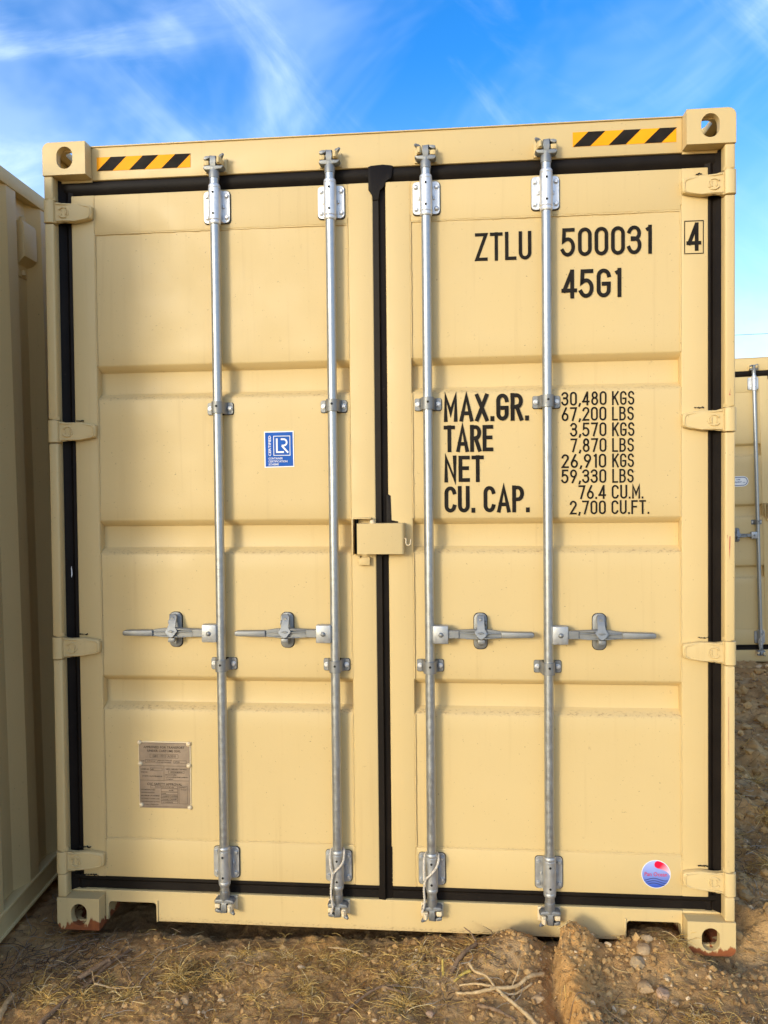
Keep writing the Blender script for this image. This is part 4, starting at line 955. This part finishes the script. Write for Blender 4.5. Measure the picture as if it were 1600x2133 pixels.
CLUMPS = [(0.53, -0.20, 0.07, 0.06, 5), (0.60, -0.14, 0.09, 0.05, 3), (0.98, -0.23, 0.09, 0.09, 5), (1.08, -0.03, 0.12, 0.06, 5), (1.30, -0.26, 0.09, 0.11, 7), (1.36, -0.06, 0.14, 0.05, 4), (0.80, -0.06, 0.18, 0.04, 3), (0.28, -0.30, 0.12, 0.06, 3), (0.10, -0.28, 0.08, 0.06, 2.5), (2.22, 0.02, 0.07, 0.07, 2.5), (2.14, -0.33, 0.12, 0.06, 3), (2.36, -0.38, 0.10, 0.08, 3), (1.50, -0.12, 0.10, 0.06, 3), (1.0, -0.38, 0.3, 0.08, 2.5), (0.40, -0.40, 0.2, 0.05, 2), (2.75, 0.55, 0.15, 0.1, 3), (2.9, 1.0, 0.2, 0.2, 4), (3.1, 1.7, 0.25, 0.3, 4), (2.05, -0.28, 0.1, 0.06, 1.5)]
def clump_sampler(frac_bg=0.28, rx=(-0.6, 2.9), ry=(-0.75, 0.12)):
    def f(r, n):
        nb = int(n * frac_bg); w = np.array([c[4] for c in CLUMPS], float); w /= w.sum(); ids = r.choice(len(CLUMPS), n - nb, p=w); C = np.array(CLUMPS)
        x = np.concatenate([r.uniform(*rx, nb), r.normal(C[ids, 0], C[ids, 2])]); y = np.concatenate([r.uniform(*ry, nb), r.normal(C[ids, 1], C[ids, 3])])
        keep = ~((np.abs(x - 1.875) < 0.05) & (r.random(len(x)) < 0.9)); keep &= ~((np.hypot(x - 1.675, y + 0.06) < 0.1) & (r.random(len(x)) < 0.8))
        return x[keep], y[keep]
    return f
def merge(parts):
    V, Q, T, off = [], [], [], 0
    for v, q, t_ in parts: V.append(v); Q.append(q + off); T.append(t_); off += len(v)
    return np.concatenate(V), np.concatenate(Q), np.concatenate(T)
patch = lambda x, y: np.clip(0.5 + 0.9 * fbm(x, y, 3.5, 2, 140), 0, 1)
straw_tone = lambda r, x, y, n: np.clip(0.35 * patch(x, y) + 0.70 * r.random(n) ** 1.3 + r.normal(0, 0.05, n), 0, 1)
def tufts(seed):
    # standing tufts: blades fan out of one root
    r = np.random.default_rng(seed); X, Y, base = [], [], []
    T = [(0.53, -0.20, 150, .085), (0.575, -0.225, 90, .07), (0.61, -0.17, 70, .06), (1.10, -0.02, 120, .055), (1.02, -0.05, 70, .05), (0.97, -0.22, 110, .075), (1.00, -0.27, 70, .06), (1.29, -0.20, 130, .08), (1.31, -0.30, 130, .08), (1.34, -0.12, 90, .06), (1.36, -0.04, 80, .05), (0.08, -0.29, 70, .07), (0.26, -0.33, 60, .06), (0.16, -0.36, 80, .06), (0.40, -0.30, 70, .06), (0.30, -0.24, 60, .06), (0.70, -0.20, 60, .05), (0.82, -0.28, 60, .05), (0.72, -0.05, 70, .05), (0.86, -0.04, 60, .05), (2.235, -0.005, 80, .075), (2.21, -0.31, 70, .06), (2.40, -0.40, 80, .08), (1.53, -0.02, 30, .06), (2.80, 0.60, 90, .10), (2.74, 0.9, 80, .10), (2.95, 1.05, 90, .12), (3.1, 1.6, 90, .13), (3.6, 4.35, 60, .18), (3.9, 4.4, 60, .16)]
    P, rad, tone = [], [], []
    for x, y, n, l in T:
        th = r.uniform(0, 2 * np.pi, n); el = np.clip(r.normal(0.65, 0.4, n), 0.05, 1.45); ln = l * r.uniform(0.35, 1.15, n)
        x0 = x + r.normal(0, 0.012, n); y0 = y + r.normal(0, 0.010, n); z0 = ground_h(x0, y0) - 0.003; Q = np.zeros((n, 6, 3)); d = np.zeros((n, 3)); e_ = el
        Q[:, 0] = np.stack([x0, y0, z0], 1)
        for k in range(1, 6):
            step = ln / 5; Q[:, k] = Q[:, k - 1] + np.stack([np.cos(th) * np.cos(e_), np.sin(th) * np.cos(e_), np.sin(e_)], 1) * step[:, None]
            Q[:, k, 2] = np.maximum(Q[:, k, 2], ground_h(Q[:, k, 0], Q[:, k, 1]) + 0.001); e_ = e_ - r.uniform(0.1, 0.5, n); th = th + r.normal(0, 0.1, n)
        P.append(Q); rad.append(r.uniform(0.0006, 0.0014, n)); tone.append(np.clip(r.normal(0.68, 0.2, n), 0, 1))
    P, rad, tone = np.concatenate(P), np.concatenate(rad), np.concatenate(tone)
    bad = (in_container(P[:, :, 0], P[:, :, 1]) & (P[:, :, 2] > 0.012)).any(1); P, rad, tone = P[~bad], rad[~bad], tone[~bad]
    return tubes(P, rad, tone)
S = merge([strands(4200, clump_sampler(0.22), 0.02, 0.10, 0.0007, 0.0016, 0.30, 0.45, straw_tone, seed=21),
           strands(4200, clump_sampler(0.55), 0.008, 0.04, 0.0005, 0.0011, 0.45, 0.5, straw_tone, seed=22), tufts(24)])
MAT['straw'] = tone_mat('dry_straw', [(0.0, (0.085, 0.05, 0.022)), (0.30, (0.30, 0.185, 0.07)), (0.55, (0.60, 0.37, 0.095)), (0.82, (0.80, 0.55, 0.18)), (1.0, (0.84, 0.67, 0.36))])
so = bpy.data.objects.new('dry_straw', np_mesh('dry_straw', S[0], S[1], MAT['straw'], True, S[2])); COL.objects.link(so)
tag(so, 'dry yellow and brown straw strewn over the torn-up soil', 'straw', kind='stuff')
def root_sampler(r, n):
    C = np.array([(0.14, -0.12, 0.14, 0.09, 5), (-0.02, -0.20, 0.12, 0.12, 4), (0.30, -0.20, 0.12, 0.08, 3), (-0.10, 0.2, 0.06, 0.25, 2), (1.45, -0.20, 0.10, 0.08, 2), (2.20, -0.36, 0.14, 0.05, 3), (2.75, 0.75, 0.12, 0.15, 5), (2.95, 1.3, 0.2, 0.3, 6), (3.3, 2.4, 0.3, 0.5, 7), (3.7, 3.6, 0.4, 0.6, 6), (2.62, 0.35, 0.08, 0.1, 2), (0.9, -0.3, 0.6, 0.12, 1.2)])
    w = C[:, 4] / C[:, 4].sum(); ids = r.choice(len(C), n, p=w); return r.normal(C[ids, 0], C[ids, 2]), r.normal(C[ids, 1], C[ids, 3])
RT = merge([strands(2300, root_sampler, 0.03, 0.16, 0.0007, 0.0021, 0.30, 0.9, lambda r, x, y, n: 0.12 + 0.88 * r.random(n) ** 0.9, seg=7, seed=31, jit=0.2)])
MAT['root'] = tone_mat('dead_roots', [(0.0, (0.07, 0.042, 0.024)), (0.45, (0.15, 0.095, 0.052)), (0.8, (0.28, 0.20, 0.12)), (1.0, (0.50, 0.42, 0.31))])
ro = bpy.data.objects.new('dead_roots', np_mesh('dead_roots', RT[0], RT[1], MAT['root'], True, RT[2])); COL.objects.link(ro)
tag(ro, 'tangle of dead brown root hair and thin twigs in the soil', 'roots', kind='stuff')
# soil crumbs
def ico():
    bm = bmesh.new(); bmesh.ops.create_icosphere(bm, subdivisions=1, radius=1); bm.verts.ensure_lookup_table()
    v = np.array([v.co[:] for v in bm.verts]); f = np.array([[q.index for q in fa.verts] for fa in bm.faces]); bm.free(); return v, f
iv, if_ = ico()
def crumbs(n, seed, xr, yr, smin, smax, pw):
    r = np.random.default_rng(seed); x = r.uniform(*xr, n); y = r.uniform(*yr, n)
    k = ~(in_container(x, y)) & (perlin(x * 5, y * 5, 77) + r.normal(0, .25, n) > -0.05 + 0.30 * (x < 1.15)); x, y = x[k], y[k]; n = len(x)
    s = smin + (smax - smin) * r.random(n) ** pw; z = ground_h(x, y) + s * 0.25
    V = iv[None] * (1 + r.normal(0, 0.2, (n, len(iv), 1))) * s[:, None, None] * r.uniform(0.65, 1.2, (n, 1, 3)); V[:, :, 2] *= 0.75
    a = r.uniform(0, 6.28, n); c, q = np.cos(a)[:, None], np.sin(a)[:, None]; V = np.stack([V[:, :, 0] * c - V[:, :, 1] * q, V[:, :, 0] * q + V[:, :, 1] * c, V[:, :, 2]], -1)
    V += np.stack([x, y, z], 1)[:, None]; F = (if_[None] + (np.arange(n) * len(iv))[:, None, None]).reshape(-1, 3)
    return V.reshape(-1, 3), F, np.repeat(np.clip(r.normal(0.5, 0.25, n), 0, 1), len(if_))
CR = merge([crumbs(15000, 41, (-0.5, 2.75), (-0.7, 0.1), 0.0015, 0.010, 4), crumbs(1500, 43, (0.3, 2.75), (-0.65, 0.02), 0.006, 0.016, 3), crumbs(700, 44, (1.80, 2.08), (-0.6, -0.02), 0.003, 0.014, 2.5), crumbs(2600, 42, (2.44, 3.4), (0.05, 3.0), 0.004, 0.032, 3.2), crumbs(1500, 45, (3.0, 4.6), (2.5, 4.8), 0.01, 0.05, 3)])
MAT['crumb'] = tone_mat('soil_crumbs', [(0.0, (0.20, 0.115, 0.045)), (0.5, (0.44, 0.262, 0.10)), (0.85, (0.58, 0.365, 0.15)), (1.0, (0.68, 0.50, 0.29))], 0.95)
co_ = bpy.data.objects.new('soil_crumbs', np_mesh('soil_crumbs', CR[0], CR[1], MAT['crumb'], False, CR[2])); COL.objects.link(co_)
tag(co_, 'loose brown soil crumbs and grit scattered over the ground', 'gravel', kind='stuff')

# ------------------------------------------------------------------ stones
def stone_mat(name, c):
    m, t, p = new_mat(name); g = geo_pos(t)
    col = mix(t, rng_map(t, noise(t, g, 45, 5, 0.6), 0.35, 0.65), tuple(x * 0.72 for x in c), c)
    col = mix(t, rng_map(t, noise(t, g, 160, 4), 0.55, 0.7, 0, 0.6), col, (0.22, 0.13, 0.06))
    t.links.new(col, p.inputs['Base Color']); p.inputs['Roughness'].default_value = 0.9
    t.links.new(bump(t, noise(t, g, 130, 5, 0.65), 0.003, 0.8), p.inputs['Normal']); return m
for nm, c in (('stone_tan', (0.52, 0.345, 0.175)), ('stone_pale', (0.60, 0.44, 0.26)), ('stone_pink', (0.58, 0.37, 0.22)), ('stone_grey', (0.44, 0.31, 0.17))): MAT[nm] = stone_mat(nm, c)
def stone(x, y, s, mat, label, group='stones lying in the soil', seed=0, flat=0.7, el=1.3):
    rr = np.random.default_rng(seed + 500); bm = bmesh.new(); bmesh.ops.create_icosphere(bm, subdivisions=3, radius=1)
    dirs = rr.normal(0, 1, (9, 3)); dirs /= np.linalg.norm(dirs, axis=1, keepdims=True); off = rr.uniform(0.55, 0.92, 9)
    for v in bm.verts:
        p = np.array(v.co[:]); k = 1.0
        for d, o_ in zip(dirs, off):
            q = p @ d
            if q > o_: k = min(k, o_ / q)
        k *= 1 + 0.05 * math.sin(p[0] * 5 + seed) * math.cos(p[1] * 6 + p[2] * 4)
        v.co = Vector((p[0] * s * el * k, p[1] * s * k, p[2] * s * flat * k))
    me = bpy.data.meshes.new('stone'); bm.to_mesh(me); bm.free(); me.shade_smooth(); me.set_sharp_from_angle(angle=R(28)); me.materials.append(MAT[mat])
    o = bpy.data.objects.new('stone', me); COL.objects.link(o)
    z = float(ground_h(np.array([x]), np.array([y]))[0]); o.location = (x, y, z + s * flat * 0.40); o.rotation_euler = (rr.uniform(-.3, .3), rr.uniform(-.3, .3), rr.uniform(0, 6.28))
    return tag(o, label, 'stone', group)
NAMED = ((2.105, -0.082, 0.022, 'stone_tan', 'tan angular stone below the right pocket, upper of the cluster'), (2.080, -0.115, 0.027, 'stone_grey', 'greyish square stone in the cluster below the right fork pocket'),
    (2.085, -0.195, 0.028, 'stone_tan', 'broad tan stone, largest of the cluster in front of the right fork pocket'), (2.135, -0.215, 0.021, 'stone_pink', 'rounded pinkish stone beside the largest tan stone'),
    (2.165, -0.245, 0.013, 'stone_tan', 'small tan stone at the lower right end of the cluster'), (2.165, -0.150, 0.013, 'stone_grey', 'small grey stone between cluster and right corner casting'),
    (2.13, -0.04, 0.017, 'stone_grey', 'grey stone half buried just below the right fork pocket'), (0.940, -0.105, 0.012, 'stone_pale', 'pale chip of stone in front of the left door centre'),
    (0.600, -0.315, 0.018, 'stone_tan', 'tan oval stone at the bottom edge left of centre'), (0.575, -0.325, 0.009, 'stone_pink', 'small pinkish pebble next to the tan oval stone'),
    (0.715, -0.300, 0.010, 'stone_pale', 'pale pebble near the bottom edge below the first locking bar'), (0.890, -0.318, 0.009, 'stone_pale', 'pale pebble near the bottom edge below the second locking bar'),
    (1.395, -0.330, 0.014, 'stone_pink', 'reddish stone chip in the straw left of the forked branch'), (1.735, -0.260, 0.018, 'stone_tan', 'tan stone under the raised end of the forked branch'),
    (1.995, -0.330, 0.014, 'stone_tan', 'tan stone on the right flank of the clay ridge'), (2.64, 0.15, 0.05, 'stone_tan', 'large orange clod right of the right corner casting'))
for i, (x, y, s, mt, lb) in enumerate(NAMED): stone(x, y, s, mt, lb, seed=i)
rr_ = random.Random(12); cnt = 0
while cnt < 26:
    x = rr_.uniform(-0.05, 2.55); y = rr_.uniform(-0.55, -0.03)
    if abs(x - 1.87) < 0.05: continue
    stone(x, y, 0.0045 + 0.007 * rr_.random() ** 2, rr_.choice(('stone_tan', 'stone_pale', 'stone_pink', 'stone_grey', 'stone_tan')), 'small loose pebble lying on the soil in front of the large container', 'small pebbles on the soil', 40 + cnt)
    cnt += 1

# ------------------------------------------------------------------ sticks and branches
def wood_mat(name, a, b):
    m, t, p = new_mat(name); g = geo_pos(t)
    col = mix(t, rng_map(t, noise(t, g, 60, 6, 0.7), 0.35, 0.65), a, b); t.links.new(col, p.inputs['Base Color']); p.inputs['Roughness'].default_value = 0.85
    t.links.new(bump(t, noise(t, g, 220, 5, 0.7), 0.0015, 0.9), p.inputs['Normal']); return m
MAT['bark'] = wood_mat('brown_bark', (0.16, 0.095, 0.05), (0.30, 0.19, 0.10)); MAT['bleached'] = wood_mat('bleached_twig', (0.40, 0.265, 0.12), (0.60, 0.43, 0.22)); MAT['greenwood'] = wood_mat('yellow_green_twig', (0.38, 0.29, 0.05), (0.55, 0.38, 0.10))
def gz(x, y): return float(ground_h(np.array([x]), np.array([y]))[0])
def stick(paths, mat, label, group=None, seed=0, name='stick'):
    """paths: list of (points (x, y, height above ground), r0, r1)"""
    r = random.Random(seed); bm = bmesh.new()
    for pts, r0, r1 in paths:
        P = spline([(x, y, gz(x, y) + h) for x, y, h in pts], 7); n = len(P)
        P = [p + Vector((r.gauss(0, .0006), r.gauss(0, .0006), r.gauss(0, .0006))) for p in P]
        tube(bm, P, [(r0 + (r1 - r0) * i / (n - 1)) * r.uniform(.86, 1.14) for i in range(n)], 8)
    bmesh.ops.recalc_face_normals(bm, faces=bm.faces)
    me = bpy.data.meshes.new(name); bm.to_mesh(me); bm.free(); me.shade_smooth(); me.materials.append(MAT[mat])
    o = bpy.data.objects.new(name, me); COL.objects.link(o); return tag(o, label, 'stick', group)
stick([([(1.475, -0.262, 0.012), (1.53, -0.276, 0.018), (1.60, -0.272, 0.024), (1.665, -0.252, 0.022), (1.715, -0.212, 0.024), (1.765, -0.165, 0.016)], 0.0040, 0.0075),
       ([(1.60, -0.268, 0.022), (1.645, -0.300, 0.016), (1.69, -0.335, 0.012), (1.725, -0.365, 0.003)], 0.0045, 0.0075),
       ([(1.485, -0.250, 0.020), (1.54, -0.252, 0.024), (1.595, -0.262, 0.022)], 0.003, 0.004), ([(1.61, -0.275, 0.018), (1.66, -0.268, 0.014), (1.72, -0.222, 0.012)], 0.003, 0.004),
       ([(1.60, -0.266, 0.022), (1.575, -0.232, 0.026), (1.535, -0.205, 0.022), (1.520, -0.178, 0.024)], 0.0035, 0.0050), ([(1.655, -0.258, 0.022), (1.68, -0.215, 0.034), (1.685, -0.185, 0.04)], 0.0022, 0.0012)], 'bleached', 'pale forked branch lying in front of the right door', seed=1, name='branch')
stick([([(1.455, -0.185, 0.004), (1.50, -0.115, 0.012), (1.55, -0.050, 0.018)], 0.0085, 0.007), ([(1.55, -0.05, 0.018), (1.53, -0.02, 0.045), (1.505, -0.01, 0.066)], 0.004, 0.0016), ([(1.55, -0.05, 0.018), (1.585, -0.10, 0.008), (1.575, -0.16, 0.006)], 0.003, 0.0016)], 'bark', 'brown broken branch leaning up towards the sill of the right door', seed=2, name='branch')
stick([([(1.434, -0.168, -0.004), (1.433, -0.164, 0.022), (1.431, -0.160, 0.052)], 0.0055, 0.0030)], 'greenwood', 'yellow stub sticking upright out of the soil by the third locking bar', seed=3)
stick([([(1.470, -0.215, 0.006), (1.495, -0.205, 0.014), (1.525, -0.198, 0.018)], 0.0045, 0.0055)], 'greenwood', 'short yellow-green twig beside the pale forked branch', seed=4)
stick([([(0.185, -0.46, 0.004), (0.215, -0.37, 0.010), (0.245, -0.27, 0.012), (0.275, -0.17, 0.012), (0.315, -0.07, 0.010)], 0.0085, 0.0060)], 'bark', 'long brown branch slanting across the soil below the left corner', seed=5, name='branch')
stick([([(0.205, -0.245, 0.012), (0.245, -0.195, 0.020), (0.275, -0.155, 0.022)], 0.0095, 0.0085)], 'bark', 'thick short orange-brown branch piece below the left corner casting', seed=6)
stick([([(0.275, -0.275, 0.014), (0.35, -0.272, 0.016), (0.43, -0.262, 0.010)], 0.003, 0.002), ([(0.275, -0.275, 0.014), (0.262, -0.255, 0.02), (0.245, -0.232, 0.03)], 0.002, 0.001)], 'bleached', 'thin pale twig lying left of the yellow straw tuft', seed=7)
stick([([(0.10, -0.15, 0.006), (0.13, -0.06, 0.02), (0.16, 0.0, 0.012)], 0.004, 0.003)], 'bark', 'dark twig just left below the left corner casting', seed=8)
stick([([(0.02, -0.33, 0.004), (0.03, -0.39, 0.014), (0.045, -0.45, 0.010)], 0.011, 0.009)], 'bleached', 'tan stump of wood at the lower left edge', seed=9)
stick([([(0.36, -0.20, 0.010), (0.38, -0.235, 0.016), (0.405, -0.262, 0.012)], 0.0045, 0.004)], 'bark', 'short brown twig left of the yellow straw tuft', seed=10)
stick([([(1.545, -0.305, 0.004), (1.60, -0.335, 0.010), (1.66, -0.352, 0.004)], 0.0065, 0.004)], 'bark', 'dark root below the pale forked branch', seed=11)
stick([([(1.125, -0.35, 0.006), (1.18, -0.28, 0.014), (1.235, -0.235, 0.018), (1.29, -0.225, 0.014)], 0.005, 0.004), ([(1.235, -0.235, 0.018), (1.28, -0.25, 0.014), (1.33, -0.252, 0.008)], 0.0045, 0.003)], 'bark', 'brown forked twig at the bottom centre below the centre seam', seed=12)
stick([([(1.02, 0.0, 0.012), (1.09, -0.012, 0.016), (1.16, -0.04, 0.010)], 0.0025, 0.0015)], 'bleached', 'thin pale twig under the sill below the second locking bar', seed=13)
stick([([(2.86, 0.62, 0.03), (2.93, 0.70, 0.04), (3.02, 0.72, 0.05)], 0.005, 0.003), ([(2.93, 0.70, 0.04), (2.99, 0.66, 0.035)], 0.003, 0.002)], 'bleached', 'pale root on the dark soil right of the container', seed=14)
for i in range(22):
    x = rr_.uniform(-0.1, 2.5); y = rr_.uniform(-0.52, -0.02); a = rr_.uniform(0, 6.28); l = rr_.uniform(0.03, 0.085)
    stick([([(x, y, 0.004), (x + l * .5 * math.cos(a), y + l * .5 * math.sin(a), 0.008 + rr_.uniform(0, .008)), (x + l * math.cos(a + rr_.uniform(-.5, .5)), min(-0.015, y + l * math.sin(a)), 0.005 + rr_.uniform(0, .02))], rr_.uniform(0.0012, 0.0026), 0.001)], rr_.choice(('bark', 'bleached', 'bark')), 'small dry twig lying on the soil in front of the large container', 'small dry twigs on the soil', 60 + i)

# ------------------------------------------------------------------ overhead line in the distance
def cable():
    bm = bmesh.new(); pts = []
    for k in range(41):
        f = k / 40; x = -60 + 150 * f; pts.append((x, 80 - 0.02 * (x - 40), 19.15 - 1.4 * (1 - (2 * f - 1) ** 2) + 0.006 * (x - 40)))
    tube(bm, pts, 0.022, 6); me = bpy.data.meshes.new('overhead_cable'); bm.to_mesh(me); bm.free(); me.materials.append(MAT['rubber'])
    o = bpy.data.objects.new('overhead_cable', me); COL.objects.link(o); tag(o, 'thin dark overhead cable crossing the sky above the far right container', 'cable')
    return pts
cp = cable()
